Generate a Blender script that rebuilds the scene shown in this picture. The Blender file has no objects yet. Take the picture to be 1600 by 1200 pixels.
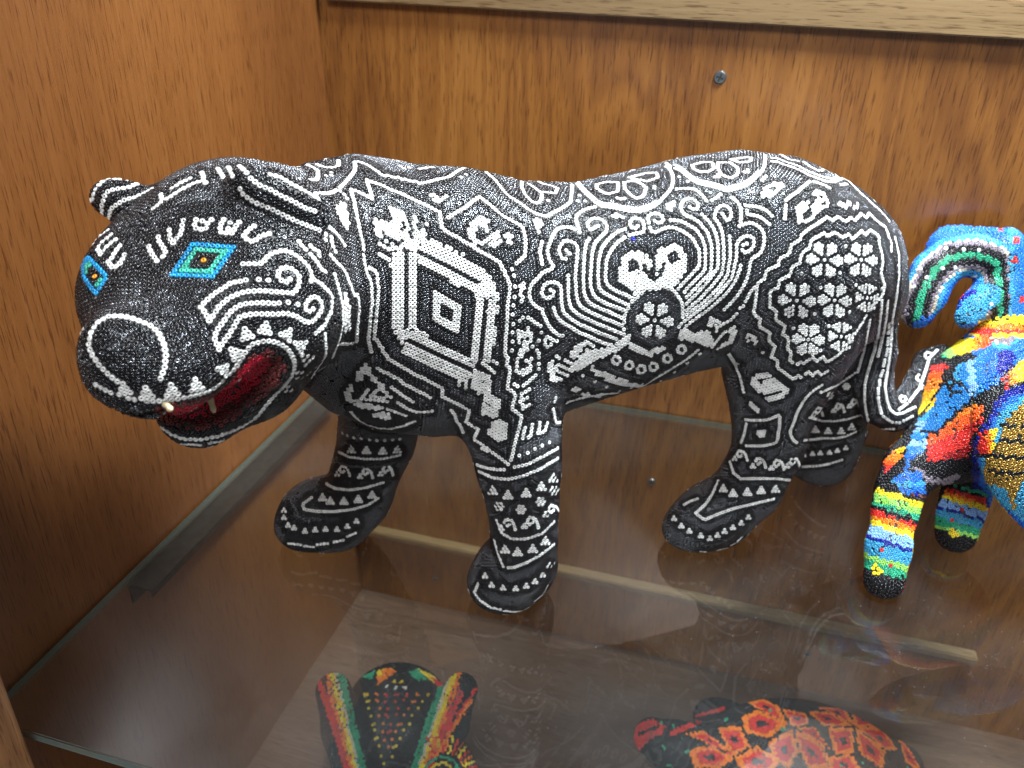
import bpy, bmesh, math, random, time
import numpy as np
from mathutils import Matrix, Vector
from mathutils.bvhtree import BVHTree
from mathutils.kdtree import KDTree
import openvdb as vdb

T0 = time.time()
scene = bpy.context.scene
COL = scene.collection
PI = math.pi
R_ = math.radians

# ------------------------------------------------------------------ camera
# rows: image right, image down, view direction; the glass shelf top is z = 0
RC = np.array([[0.96178165, 0.27214486, 0.03021973],
               [0.15566951, -0.45265366, -0.87799298],
               [-0.22526220, 0.84914183, -0.47771864]])
CAM = np.array([0.0, 0.0, 0.3])
FPX = 1300.0                     # focal length in pixels of a 1600 px wide frame
cam_data = bpy.data.cameras.new('camera')
cam_data.sensor_width = 36.0
cam_data.lens = 36.0 * FPX / 1600.0
cam_data.clip_start = 0.01
cam_data.clip_end = 50.0
cam = bpy.data.objects.new('camera', cam_data)
COL.objects.link(cam)
m = Matrix.Identity(4)
for i in range(3):
    m[i][0] = RC[0][i]; m[i][1] = -RC[1][i]; m[i][2] = -RC[2][i]; m[i][3] = CAM[i]
cam.matrix_world = m
scene.camera = cam
cam_data.dof.use_dof = True
cam_data.dof.focus_distance = 0.335
cam_data.dof.aperture_fstop = 16.0

# ------------------------------------------------------------------ light
world = bpy.data.worlds.new('World'); scene.world = world
world.use_nodes = True
bg = world.node_tree.nodes['Background']
bg.inputs[0].default_value = (0.94, 0.96, 1.0, 1); bg.inputs[1].default_value = 0.26

def area(name, loc, target, size, power, color, sy=None):
    d = bpy.data.lights.new(name, 'AREA'); d.energy = power; d.color = color
    d.shape = 'RECTANGLE'; d.size = size; d.size_y = sy or size
    o = bpy.data.objects.new(name, d); COL.objects.link(o)
    o.location = loc
    o.rotation_euler = (Vector(target) - Vector(loc)).to_track_quat('-Z', 'Y').to_euler()
    return o
area('cabinet_light', (0.14, 0.40, 0.66), (0.06, 0.38, 0.1), 0.20, 18.0, (0.86, 0.95, 1.0), 0.10)
area('window_light', (-0.03, -0.58, 1.04), (0.0, 0.4, 0.0), 0.45, 14.0, (0.97, 0.98, 1.0), 0.32)

vs = scene.view_settings
vs.view_transform = 'Standard'; vs.look = 'None'; vs.gamma = 1.0; vs.exposure = -0.2
vs.use_curve_mapping = False
scene.render.engine = 'CYCLES'

# ------------------------------------------------------------------ pixel helpers
def ray(x, y):
    return RC.T @ np.array([(x - 800) / FPX, (y - 600) / FPX, 1.0])
def project(P):
    q = (np.asarray(P) - CAM) @ RC.T
    return np.stack([800 + FPX * q[:, 0] / q[:, 2], 600 + FPX * q[:, 1] / q[:, 2]], 1), q[:, 2]
def at(x, y, depth):
    return CAM + ray(x, y) * depth
def onZ(x, y, z=0.0):
    d = ray(x, y); return CAM + d * ((z - CAM[2]) / d[2])
# ------------------------------------------------------------------ materials of the cabinet
def nn(nt, kind, **kw):
    n = nt.nodes.new(kind)
    for k, v in kw.items(): setattr(n, k, v)
    return n
def ramp(nt, stops):
    r = nn(nt, 'ShaderNodeValToRGB'); e = r.color_ramp.elements
    while len(e) < len(stops): e.new(0.5)
    for q, (p, c) in zip(e, stops): q.position = p; q.color = (*c, 1)
    return r
def wood(name, dark, mid, light, grain=2, rough=0.36, fig=1.0, seed=0.0, pore=1.0, coat=.35, streak=.46):
    """varnished veneer: soft tone drift, faint growth figure, short fine pores along one axis"""
    m = bpy.data.materials.new(name); m.use_nodes = True; nt = m.node_tree; b = nt.nodes['Principled BSDF']; lk = nt.links.new
    b.inputs['Coat Weight'].default_value = coat; b.inputs['Coat Roughness'].default_value = .16
    tc = nn(nt, 'ShaderNodeTexCoord')
    def mp(sc, off):
        q = nn(nt, 'ShaderNodeMapping'); v = [sc[0]] * 3; v[grain] = sc[1]; q.inputs['Scale'].default_value = v; q.inputs['Location'].default_value = (off, off * .7, off * 1.3); q.inputs['Rotation'].default_value = (0, R_(3) if grain == 2 else 0, 0); lk(tc.outputs['Object'], q.inputs['Vector']); return q
    def noise(mpn, det, rgh=.55, dist=0.0):
        n = nn(nt, 'ShaderNodeTexNoise'); n.inputs['Scale'].default_value = 1.0; n.inputs['Detail'].default_value = det; n.inputs['Roughness'].default_value = rgh; n.inputs['Distortion'].default_value = dist; lk(mpn.outputs[0], n.inputs['Vector']); return n
    def madd(a_, k, c_):
        n = nn(nt, 'ShaderNodeMath', operation='MULTIPLY_ADD'); lk(a_, n.inputs[0]); n.inputs[1].default_value = k
        if isinstance(c_, float): n.inputs[2].default_value = c_
        else: lk(c_, n.inputs[2])
        return n.outputs[0]
    slow = noise(mp((7, 1.4), 3 + seed), 2, .5, .8)                      # drift of tone over the board
    fgr = noise(mp((13, 2.2), 5 + seed), 3, .5, 1.6)                     # cathedral figure
    sn = nn(nt, 'ShaderNodeMath', operation='SINE'); lk(madd(fgr.outputs['Fac'], 52.0, 0.0), sn.inputs[0])
    st = noise(mp((520, 7), 7 + seed), 4, .6)                            # fine streaks
    pr = noise(mp((1300, 75), 1 + seed), 2, .5)                          # open pores
    v = madd(slow.outputs['Fac'], .75, -.30); v = madd(sn.outputs[0], .055 * fig, v); v = madd(st.outputs['Fac'], streak, v)
    cr = ramp(nt, [(.05 - .5 * (.46 - streak), dark), (.34 - .5 * (.46 - streak), mid), (.62 - .5 * (.46 - streak), light)]); lk(v, cr.inputs[0])
    prr = ramp(nt, [(.33, (.50, .43, .38)), (.44, (1, 1, 1))]); lk(pr.outputs['Fac'], prr.inputs[0])
    mx = nn(nt, 'ShaderNodeMix', data_type='RGBA', blend_type='MULTIPLY'); mx.inputs[0].default_value = pore; lk(cr.outputs[0], mx.inputs[6]); lk(prr.outputs[0], mx.inputs[7])
    lk(mx.outputs[2], b.inputs['Base Color'])
    rr = nn(nt, 'ShaderNodeMapRange'); rr.inputs[3].default_value = rough - .06; rr.inputs[4].default_value = rough + .12; lk(st.outputs['Fac'], rr.inputs[0]); lk(rr.outputs[0], b.inputs['Roughness'])
    bp_ = nn(nt, 'ShaderNodeBump'); bp_.inputs['Strength'].default_value = .2; bp_.inputs['Distance'].default_value = .0003; lk(pr.outputs['Fac'], bp_.inputs['Height']); lk(bp_.outputs[0], b.inputs['Normal'])
    return m
def plain(name, col, rough=0.6, metal=0.0):
    """slightly uneven single-colour material"""
    m = bpy.data.materials.new(name); m.use_nodes = True; nt = m.node_tree; b = nt.nodes['Principled BSDF']
    n = nn(nt, 'ShaderNodeTexNoise'); n.inputs['Scale'].default_value = 180; n.inputs['Detail'].default_value = 4
    tc = nn(nt, 'ShaderNodeTexCoord'); nt.links.new(tc.outputs['Object'], n.inputs['Vector'])
    r = ramp(nt, [(.3, tuple(c * .7 for c in col)), (.7, tuple(min(c * 1.2, 1) for c in col))]); nt.links.new(n.outputs['Fac'], r.inputs[0]); nt.links.new(r.outputs[0], b.inputs['Base Color'])
    b.inputs['Roughness'].default_value = rough; b.inputs['Metallic'].default_value = metal
    return m
def glass_material(name, tint, edge=False):
    m = bpy.data.materials.new(name); m.use_nodes = True; nt = m.node_tree; lk = nt.links.new
    nt.nodes.remove(nt.nodes['Principled BSDF']); out = nt.nodes['Material Output']
    tr = nn(nt, 'ShaderNodeBsdfTransparent'); tr.inputs[0].default_value = (*tint, 1)
    gl = nn(nt, 'ShaderNodeBsdfGlossy'); gl.inputs['Roughness'].default_value = .12 if edge else .015
    fr = nn(nt, 'ShaderNodeFresnel'); fr.inputs['IOR'].default_value = 1.5
    ge = nn(nt, 'ShaderNodeNewGeometry'); iv = nn(nt, 'ShaderNodeMath', operation='SUBTRACT'); iv.inputs[0].default_value = 1.0; lk(ge.outputs['Backfacing'], iv.inputs[1])
    fm = nn(nt, 'ShaderNodeMath', operation='MULTIPLY'); f2 = nn(nt, 'ShaderNodeMath', operation='MULTIPLY', use_clamp=True); f2.inputs[1].default_value = 1.5; lk(fr.outputs[0], f2.inputs[0]); lk(f2.outputs[0], fm.inputs[0]); lk(iv.outputs[0], fm.inputs[1])     # reflection at the outer faces only
    mx = nn(nt, 'ShaderNodeMixShader'); lk(fm.outputs[0], mx.inputs[0]); lk(tr.outputs[0], mx.inputs[1]); lk(gl.outputs[0], mx.inputs[2])
    df = nn(nt, 'ShaderNodeBsdfDiffuse'); df.inputs[0].default_value = (.20, .28, .255, 1) if edge else (.75, .77, .78, 1)
    m2 = nn(nt, 'ShaderNodeMixShader'); lk(mx.outputs[0], m2.inputs[1]); lk(df.outputs[0], m2.inputs[2]); lk(m2.outputs[0], out.inputs[0])
    tc = nn(nt, 'ShaderNodeTexCoord')
    if edge:
        m2.inputs[0].default_value = .36
        return m
    # dust: a thin film in soft patches, specks, lint
    def noise(sc, det, vec=None, dist=0):
        n = nn(nt, 'ShaderNodeTexNoise'); n.inputs['Scale'].default_value = sc; n.inputs['Detail'].default_value = det; n.inputs['Distortion'].default_value = dist; lk(vec or tc.outputs['Object'], n.inputs['Vector']); return n.outputs['Fac']
    film = nn(nt, 'ShaderNodeMapRange'); film.inputs[1].default_value = .35; film.inputs[2].default_value = .8; film.inputs[3].default_value = .002; film.inputs[4].default_value = .014; lk(noise(9, 5, dist=1.5), film.inputs[0])
    vo = nn(nt, 'ShaderNodeTexVoronoi'); vo.inputs['Scale'].default_value = 620; lk(tc.outputs['Object'], vo.inputs['Vector'])
    sp = nn(nt, 'ShaderNodeMapRange'); sp.inputs[1].default_value = .14; sp.inputs[2].default_value = .06; lk(vo.outputs['Distance'], sp.inputs[0])
    sel = nn(nt, 'ShaderNodeSeparateColor'); lk(vo.outputs['Color'], sel.inputs[0])
    gt = nn(nt, 'ShaderNodeMath', operation='GREATER_THAN'); gt.inputs[1].default_value = .90; lk(sel.outputs[0], gt.inputs[0])
    s1 = nn(nt, 'ShaderNodeMath', operation='MULTIPLY'); lk(sp.outputs[0], s1.inputs[0]); lk(gt.outputs[0], s1.inputs[1])
    s2 = nn(nt, 'ShaderNodeMath', operation='MULTIPLY'); lk(s1.outputs[0], s2.inputs[0]); lk(sel.outputs[1], s2.inputs[1])
    wv = nn(nt, 'ShaderNodeTexNoise'); wv.inputs['Scale'].default_value = 95; wv.inputs['Detail'].default_value = 1; wv.inputs['Distortion'].default_value = 3.5; lk(tc.outputs['Object'], wv.inputs['Vector'])
    li = nn(nt, 'ShaderNodeMath', operation='SUBTRACT'); li.inputs[1].default_value = .5; lk(wv.outputs['Fac'], li.inputs[0])
    la = nn(nt, 'ShaderNodeMath', operation='ABSOLUTE'); lk(li.outputs[0], la.inputs[0])
    lr = nn(nt, 'ShaderNodeMapRange'); lr.inputs[1].default_value = .006; lr.inputs[2].default_value = .002; lk(la.outputs[0], lr.inputs[0])
    lm = nn(nt, 'ShaderNodeMapRange'); lm.inputs[1].default_value = .60; lm.inputs[2].default_value = .70; lk(noise(60, 2), lm.inputs[0])
    l2 = nn(nt, 'ShaderNodeMath', operation='MULTIPLY'); lk(lr.outputs[0], l2.inputs[0]); lk(lm.outputs[0], l2.inputs[1])
    sc_ = nn(nt, 'ShaderNodeMath', operation='MULTIPLY'); sc_.inputs[1].default_value = .38; lk(s2.outputs[0], sc_.inputs[0])
    l3 = nn(nt, 'ShaderNodeMath', operation='MULTIPLY_ADD'); l3.inputs[1].default_value = .05; lk(l2.outputs[0], l3.inputs[0]); lk(sc_.outputs[0], l3.inputs[2])
    al = nn(nt, 'ShaderNodeMath', operation='ADD', use_clamp=True); lk(film.outputs[0], al.inputs[0]); lk(l3.outputs[0], al.inputs[1])
    lk(al.outputs[0], m2.inputs[0])
    return m
# ------------------------------------------------------------------ the cabinet
def box(name, lo, hi, mat, parent=None, bevel=0.0008, kind=None, label=None, cat=None):
    lo = Vector(lo); hi = Vector(hi); c = (lo + hi) / 2; d = (hi - lo) / 2
    bm = bmesh.new(); bmesh.ops.create_cube(bm, size=2.0)
    for v in bm.verts: v.co = Vector((v.co.x * d.x, v.co.y * d.y, v.co.z * d.z))
    if bevel: bmesh.ops.bevel(bm, geom=bm.edges[:], offset=bevel, segments=2, affect='EDGES')
    me = bpy.data.meshes.new(name); bm.to_mesh(me); bm.free()
    o = bpy.data.objects.new(name, me); COL.objects.link(o); o.location = c; me.materials.append(mat)
    if parent: o.parent = parent; o.matrix_parent_inverse = parent.matrix_world.inverted()
    if kind: o['kind'] = kind
    if label: o['label'] = label; o['category'] = cat
    return o
XL, YB, ZF = -0.276, 0.528, -0.236
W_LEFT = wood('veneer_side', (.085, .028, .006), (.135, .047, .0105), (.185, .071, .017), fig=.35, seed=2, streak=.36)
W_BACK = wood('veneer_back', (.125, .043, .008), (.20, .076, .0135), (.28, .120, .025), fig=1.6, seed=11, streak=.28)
W_LIGHT = wood('pale_oak', (.115, .070, .030), (.18, .115, .053), (.24, .16, .082), grain=0, fig=.5, seed=5)
W_POST = wood('post_wood', (.22, .09, .03), (.40, .19, .07), (.50, .26, .10), fig=.4, seed=8)
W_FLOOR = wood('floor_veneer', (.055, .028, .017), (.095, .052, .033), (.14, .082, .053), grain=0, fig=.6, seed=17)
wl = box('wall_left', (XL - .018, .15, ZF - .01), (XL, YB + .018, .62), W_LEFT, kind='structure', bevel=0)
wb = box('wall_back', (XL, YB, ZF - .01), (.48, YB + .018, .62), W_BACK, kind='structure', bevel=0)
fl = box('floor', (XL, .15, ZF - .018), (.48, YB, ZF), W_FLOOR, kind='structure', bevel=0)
box('corner_strip', (XL, YB - .0075, .002), (XL + .0065, YB, .5), plain('corner_stain', (.16, .062, .022), .5), parent=wb)
box('upper_batten', (XL + .0065, YB - .007, .2585), (.48, YB, .2768), W_LIGHT, label='pale oak batten along the top of the brown back panel', cat='batten')
box('lower_batten', (XL, YB - .010, -.1635), (.2225, YB, -.1575), W_LIGHT, label='thin pale batten low on the back panel, seen through the glass', cat='batten')
box('cabinet_post', (XL - .03, .150, ZF), (-.2457, .1700, .30), W_POST, bevel=.002, label='pale wooden cabinet post at the front corner of the glass shelf', cat='post')
STEEL = plain('screw_steel', (.16, .18, .19), .45, .9)
SLOT = plain('screw_recess', (.012, .012, .012), .8)
def screw(x, z, r, label):
    bm = bmesh.new()
    bmesh.ops.create_cone(bm, cap_ends=True, segments=28, radius1=r, radius2=r * .82, depth=r * .34)
    me = bpy.data.meshes.new('screw'); bm.to_mesh(me); bm.free(); me.materials.append(STEEL)
    o = bpy.data.objects.new('screw', me); COL.objects.link(o)
    o.location = (x, YB - r * .17, z); o.rotation_euler = (R_(90), R_(20), 0)
    o['label'] = label; o['category'] = 'screw'; o['group'] = 'screws in the back panel'
    bm = bmesh.new()
    for sx, sy in ((.58, .13), (.13, .58)):
        g = bmesh.ops.create_cube(bm, size=2.0)
        for v in g['verts']: v.co = Vector((v.co.x * r * sx, v.co.y * r * sy, v.co.z * r * (.05 if sx > sy else .055)))
    m2 = bpy.data.meshes.new('cross_recess'); bm.to_mesh(m2); bm.free(); m2.materials.append(SLOT)
    q = bpy.data.objects.new('cross_recess', m2); COL.objects.link(q); q.parent = o; q.location = (0, 0, r * .17)
screw(-.0205, .2286, .0038, 'steel cross-head screw in the back panel above the jaguar')
screw(-.0286, -.0614, .0030, 'dark screw in the back panel below the shelf, above the lower batten')
screw(-.2041, -.2050, .0026, 'small dark screw below the thin batten, near the side wall')
screw(.1104, -.1970, .0026, 'small dark screw below the thin batten, behind the colourful figurine')
# glass shelf on its metal channel
sh = bpy.data.objects.new('glass_shelf', None); COL.objects.link(sh); sh.location = (.1, .35, 0); sh.empty_display_size = .02
sh['label'] = 'dusty clear glass shelf with green edges carrying the beaded figurines'; sh['category'] = 'shelf'
bpy.context.view_layer.update()
GLASS = glass_material('dusty_glass', (.95, .97, .96)); GEDGE = glass_material('glass_edge', (.58, .75, .69), True)
pane = box('glass_pane', (XL + .0012, .1745, -.0050), (.47, YB - .0015, 0.0), GLASS, parent=sh, bevel=.0006)
pane.data.materials.append(GEDGE)
for p in pane.data.polygons:
    if abs(p.normal.z) < .8: p.material_index = 1
ch = bpy.data.objects.new('shelf_channel', None); COL.objects.link(ch); ch.location = (XL + .007, .38, -.008); ch.empty_display_size = .01
ch['label'] = 'dark metal channel on the side wall holding up the glass shelf'; ch['category'] = 'bracket'
bpy.context.view_layer.update()
DARK = plain('bronze_metal', (.045, .042, .036), .42, .7)
box('flange', (XL + .0002, .268, -.0082), (XL + .0150, .494, -.0068), DARK, parent=ch, bevel=.0003)
box('web', (XL + .0002, .268, -.0200), (XL + .0014, .494, -.0083), DARK, parent=ch, bevel=.0003)
box('lip', (XL + .0138, .268, -.0116), (XL + .0149, .494, -.0083), DARK, parent=ch, bevel=.0003)
# ------------------------------------------------------------------ distance-field modelling
class Field:
    """solid built from smoothly joined primitives, sampled on a grid"""
    def __init__(self, lo, hi, vox):
        self.lo = np.array(lo, np.float32); self.vox = vox
        self.n = np.ceil((np.array(hi) - self.lo) / vox).astype(int) + 1
        self.a = np.full(self.n, 1.0, np.float32)
        self.prims = []
    def add(self, fn, c0, c1, k=0.006, label=None, cut=False):
        m = k + 4 * self.vox
        i0 = np.clip(np.floor((np.array(c0) - m - self.lo) / self.vox).astype(int), 0, self.n)
        i1 = np.clip(np.ceil((np.array(c1) + m - self.lo) / self.vox).astype(int) + 1, 0, self.n)
        if (i1 <= i0).any(): return
        ax = [self.lo[j] + self.vox * np.arange(i0[j], i1[j], dtype=np.float32) for j in range(3)]
        X, Y, Z = np.meshgrid(*ax, indexing='ij')
        d = fn(np.stack([X, Y, Z], -1)).astype(np.float32)
        s = tuple(slice(i0[j], i1[j]) for j in range(3))
        o = self.a[s]
        if cut:
            d = -d; h = np.clip(0.5 - 0.5 * (o - d) / k, 0, 1)
            h = np.clip(0.5 + 0.5 * (d - o) / k, 0, 1)
            self.a[s] = o * (1 - h) + d * h + k * h * (1 - h)
        else:
            h = np.clip(0.5 + 0.5 * (o - d) / k, 0, 1)
            self.a[s] = o * (1 - h) + d * h - k * h * (1 - h)
            if label is not None: self.prims.append((label, fn))
    def cone(self, a, b, ra, rb, **kw):
        a = np.array(a, np.float32); b = np.array(b, np.float32); ab = b - a; L = float(ab @ ab) + 1e-12
        def fn(P):
            t = np.clip(((P - a) @ ab) / L, 0, 1)
            return np.linalg.norm(P - a - t[..., None] * ab, axis=-1) - (ra + t * (rb - ra))
        r = max(ra, rb)
        self.add(fn, np.minimum(a, b) - r, np.maximum(a, b) + r, **kw)
    def chain(self, pts, **kw):
        for (a, ra), (b, rb) in zip(pts[:-1], pts[1:]): self.cone(a, b, ra, rb, **kw)
    def ell(self, c, rad, axes=np.eye(3), **kw):
        c = np.array(c, np.float32); rad = np.array(rad, np.float32); A = np.array(axes, np.float32)
        def fn(P):
            q = (P - c) @ A.T
            k0 = np.linalg.norm(q / rad, axis=-1); k1 = np.linalg.norm(q / rad ** 2, axis=-1)
            return k0 * (k0 - 1) / np.maximum(k1, 1e-6)
        e = np.sqrt(((A * rad[:, None]) ** 2).sum(0))
        self.add(fn, c - e, c + e, **kw)
    def sample(self, P):
        q = (np.asarray(P, np.float32) - self.lo) / self.vox
        q = np.clip(q, 0.001, self.n - 1.001); i = q.astype(int); f = q - i
        a = self.a; x, y, z = i.T; fx, fy, fz = f.T
        c00 = a[x, y, z] * (1 - fx) + a[x + 1, y, z] * fx
        c10 = a[x, y + 1, z] * (1 - fx) + a[x + 1, y + 1, z] * fx
        c01 = a[x, y, z + 1] * (1 - fx) + a[x + 1, y, z + 1] * fx
        c11 = a[x, y + 1, z + 1] * (1 - fx) + a[x + 1, y + 1, z + 1] * fx
        return (c00 * (1 - fy) + c10 * fy) * (1 - fz) + (c01 * (1 - fy) + c11 * fy) * fz
    def grad(self, P):
        e = self.vox * 0.9; g = np.empty((len(P), 3), np.float32)
        for j in range(3):
            d = np.zeros(3, np.float32); d[j] = e
            g[:, j] = self.sample(P + d) - self.sample(P - d)
        g /= 2 * e
        return g
    def project(self, P, n=3):
        P = np.array(P, np.float32)
        for _ in range(n):
            g = self.grad(P); l2 = np.maximum((g * g).sum(1), 0.15)
            P -= g * (self.sample(P) / l2)[:, None]
        g = self.grad(P); nr = g / np.maximum(np.linalg.norm(g, axis=1), 1e-6)[:, None]
        return P, nr
    def trace(self, px, t0=0.15, t1=0.75):
        """first surface point under each pixel, NaN where the ray misses"""
        px = np.asarray(px, float)
        D = np.stack([(px[:, 0] - 800) / FPX, (px[:, 1] - 600) / FPX, np.ones(len(px))], 1) @ RC
        t = np.full(len(px), t0); L = np.linalg.norm(D, axis=1)
        for _ in range(260):
            P = CAM + D * t[:, None]
            out = ((P < self.lo + self.vox) | (P > self.lo + self.vox * (self.n - 2))).any(1)
            d = np.where(out, 0.003, np.minimum(self.sample(P), 0.003))
            t = np.minimum(t + 0.9 * d / L, t1)
        P = CAM + D * t[:, None]
        P[(t > t1 - 1e-4) | (np.abs(self.sample(P)) > 0.002)] = np.nan
        return P
    def smooth(self, it=1):
        for _ in range(it):
            for ax in range(3):
                self.a = (np.roll(self.a, 1, ax) + 2 * self.a + np.roll(self.a, -1, ax)) / 4
    def polygons(self, iso=0.0):
        g = vdb.FloatGrid(1.0)
        g.copyFromArray(np.clip(self.a, -6 * self.vox, 6 * self.vox).astype(np.float64))
        pts, quads = g.convertToQuads(iso)
        pts = np.array(pts, np.float32) * self.vox + self.lo
        return pts, np.array(quads)[:, ::-1]
def quad_mesh(name, pts, quads, mat, parent=None, smooth=True):
    me = bpy.data.meshes.new(name)
    me.from_pydata(pts.tolist(), [], quads.tolist()); me.update()
    if smooth: me.polygons.foreach_set('use_smooth', [True] * len(me.polygons))
    o = bpy.data.objects.new(name, me); COL.objects.link(o)
    me.materials.append(mat)
    if parent: o.parent = parent
    return o
# ------------------------------------------------------------------ the jaguar's solid
U = np.array([0.8319, 0.5549, 0.0])          # body axis, head towards tail
V = np.array([0.5549, -0.8319, 0.0])         # across the body, towards the open front
Z3 = np.array([0.0, 0.0, 1.0])
MID = -1.113 * 0.3
def bp(s, w, z):                              # body coordinates in mm -> world
    return (U * s + V * (MID * 1000 + w) + Z3 * z) / 1000.0
def onW(x, y, w, rpx=None):                   # pixel on the plane w mm beside the body's midplane
    d = ray(x, y); t = (MID + w / 1000.0 - CAM @ V) / (d @ V)
    p = CAM + d * t
    return p if rpx is None else (p, rpx * t / FPX)
J = Field((-0.30, 0.16, -0.004), (0.33, 0.53, 0.245), 0.0018)
# trunk: elliptical sections along the spine: s, top, bottom, half width
TR = np.array([[4, 186, 150, 16], [12, 203, 128, 27], [26, 215, 112, 36], [46, 219, 100, 43], [70, 214, 94, 46.5], [95, 211, 93, 47],
               [120, 204, 95, 45], [145, 202, 100, 43], [172, 206, 105, 42], [200, 211, 110, 44], [228, 213, 113, 46],
               [256, 209, 112, 46], [282, 198, 110, 43], [300, 186, 113, 37], [312, 165, 120, 28], [320, 150, 134, 12]], float)
def trunk(P):
    s = (P @ U.astype(np.float32)) * 1000; w = (P @ V.astype(np.float32) - MID) * 1000; z = P[..., 2] * 1000
    t = np.interp(s, TR[:, 0], TR[:, 1]); b = np.interp(s, TR[:, 0], TR[:, 2]); h = np.interp(s, TR[:, 0], TR[:, 3])
    a = (t - b) / 2; c = (t + b) / 2
    e = np.maximum(TR[0, 0] - s, s - TR[-1, 0]).clip(0)
    q1 = np.abs(w) / h; q2 = np.abs(z - c) / a; n = 2.25
    k = (q1 ** n + q2 ** n) ** (1 / n) + 1e-6
    g = np.sqrt((q1 / h) ** 2 + (q2 / a) ** 2) / np.maximum(np.sqrt(q1 ** 2 + q2 ** 2), 1e-6)
    d = (k - 1) / np.maximum(g, 1.0 / 60)
    return (np.maximum(d, -25) + 0 * e + np.where(e > 0, e, 0)) / 1000
pp = np.array([bp(s, w, z) for s in (0, 336) for w in (-50, 50) for z in (90, 220)])
J.add(trunk, pp.min(0), pp.max(0), k=0.002, label='body')
# legs: pixel, half width in pixels, plane
def leg(pts, lab, k=0.012):
    J.chain([onW(x, y, w, r) for x, y, r, w in pts], k=k, label=lab)
leg([(775, 520, 62, 20), (792, 610, 66, 27), (806, 690, 59, 33), (812, 742, 52, 35), (818, 800, 43, 37), (819, 850, 41, 37)], 'leg_a')
leg([(570, 560, 50, -20), (596, 640, 56, -30), (588, 690, 50, -35), (570, 740, 43, -37), (556, 780, 40, -37)], 'leg_b')
leg([(1250, 430, 92, 12), (1235, 520, 90, 18), (1215, 590, 72, 21), (1206, 650, 50, 23), (1200, 700, 44, 23), (1170, 760, 42, 23)], 'leg_c')
leg([(1290, 520, 70, -14), (1300, 600, 56, -20), (1295, 650, 48, -23), (1290, 690, 44, -23)], 'leg_d')
def paw(heel, toe, wid, hgt, lab):
    """a paw standing on the shelf: heel and toe are pixels on the glass"""
    a = onZ(*heel); b = onZ(*toe); f = b - a; L = np.linalg.norm(f); f /= L
    sd = np.array([f[1], -f[0], 0]); ax = np.array([f, sd, Z3])
    c = (a + b) / 2
    J.ell(c + Z3 * hgt * 0.62, (L * 0.5, wid, hgt * 0.72), ax, k=0.007, label=lab)
    J.ell(c + f * L * 0.14 + Z3 * hgt * 0.40, (L * 0.40, wid * 1.02, hgt * 0.48), ax, k=0.005, label=lab)
paw((862, 908), (742, 950), 0.0168, 0.028, 'leg_a')
leg([(819, 850, 41, 37), (812, 885, 44, 38)], 'leg_a')
paw((576, 824), (440, 853), 0.0162, 0.028, 'leg_b')
leg([(560, 780, 42, -37), (535, 815, 40, -37)], 'leg_b')
paw((1185, 814), (1044, 858), 0.0160, 0.027, 'leg_c')
leg([(1170, 760, 42, 23), (1135, 800, 40, 23)], 'leg_c')
paw((1335, 700), (1232, 738), 0.0165, 0.026, 'leg_d')
leg([(1290, 690, 44, -23), (1285, 715, 44, -23)], 'leg_d')
# tail
def tl(x, y, r, d): return at(x, y, d), r * d / FPX
J.chain([tl(1350, 345, 24, .410), tl(1379, 410, 24, .425), tl(1379, 480, 23, .440), tl(1372, 550, 24, .455), tl(1366, 605, 25, .462), tl(1374, 636, 25, .466),
         tl(1395, 646, 25, .468), tl(1420, 632, 24, .472), tl(1440, 600, 22, .476), tl(1452, 568, 21, .480), tl(1470, 560, 18, .486), tl(1486, 572, 16, .492)], k=0.004, label='tail')
# head: frame with forward (nose), side (the cheek in view) and up
HC = at(345, 430, 0.285)
HF = np.array([0.03, -1.0, -0.28]); HF /= np.linalg.norm(HF)
HS = np.array([0.9995, 0.03, 0.0]); HU = np.cross(HS, HF); HU = -HU if HU[2] < 0 else HU
HA = np.array([HF, HS, HU])
def hp(f, s, u): return HC + (HF * f + HS * s + HU * u) / 1000.0
def hell(f, s, u, rf, rs, ru, k=0.006, label='head', rot=None, cut=False):
    A = HA if rot is None else rot @ HA
    J.ell(hp(f, s, u), np.array([rf, rs, ru]) / 1000.0, A, k=k, label=label, cut=cut)
def rot_s(deg):                                # pitch within the head frame
    c, s = math.cos(R_(deg)), math.sin(R_(deg)); return np.array([[c, 0, s], [0, 1, 0], [-s, 0, c]])
hell(-8, 0, -1, 37, 38, 28.5, k=0.01)
hell(10, -22, 1, 24, 17, 18, k=0.01)
hell(10, 20, 1, 24, 17, 18, k=0.01)
hell(4, 21, -8, 30, 21, 24, k=0.012)
hell(4, -21, -8, 30, 21, 24, k=0.012)
hell(30, 0, -1, 30, 23, 17, k=0.012)                 # muzzle
hell(45, 0, -1, 15, 19.5, 14.2, k=0.008)             # nose end
hell(-4, 0, -26, 26, 30, 14, k=0.01)                 # throat
J.chain([(hp(-8, 14, -27), .0175), (hp(14, 10, -30.5), .0155), (hp(33, 1, -31), .0125)], k=0.008, label='head')   # lower jaw
J.chain([(hp(-8, -10, -27), .016), (hp(16, -6, -30), .0135), (hp(33, 0, -30), .0115)], k=0.008, label='head')
NP = J.trace([(197, 547)])[0]
J.ell(NP + ray(197, 547) * .0068, (.0128, .0128, .0098), RC, k=.004, label='head')     # nose pad
MOUTH = [(254, 645, 9), (280, 649, 15), (312, 646, 21), (345, 634, 25), (375, 617, 28), (400, 597, 29), (420, 577, 26)]   # pixels of the open mouth
mp = J.trace([(x, y) for x, y, r in MOUTH])
near = [(p, .9 * r * float((p - CAM) @ RC[2]) / FPX) for p, (x, y, r) in zip(mp, MOUTH) if np.isfinite(p).all()]
far = [(p - 2 * HS * float((p - HC) @ HS), r) for p, r in near]
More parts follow.
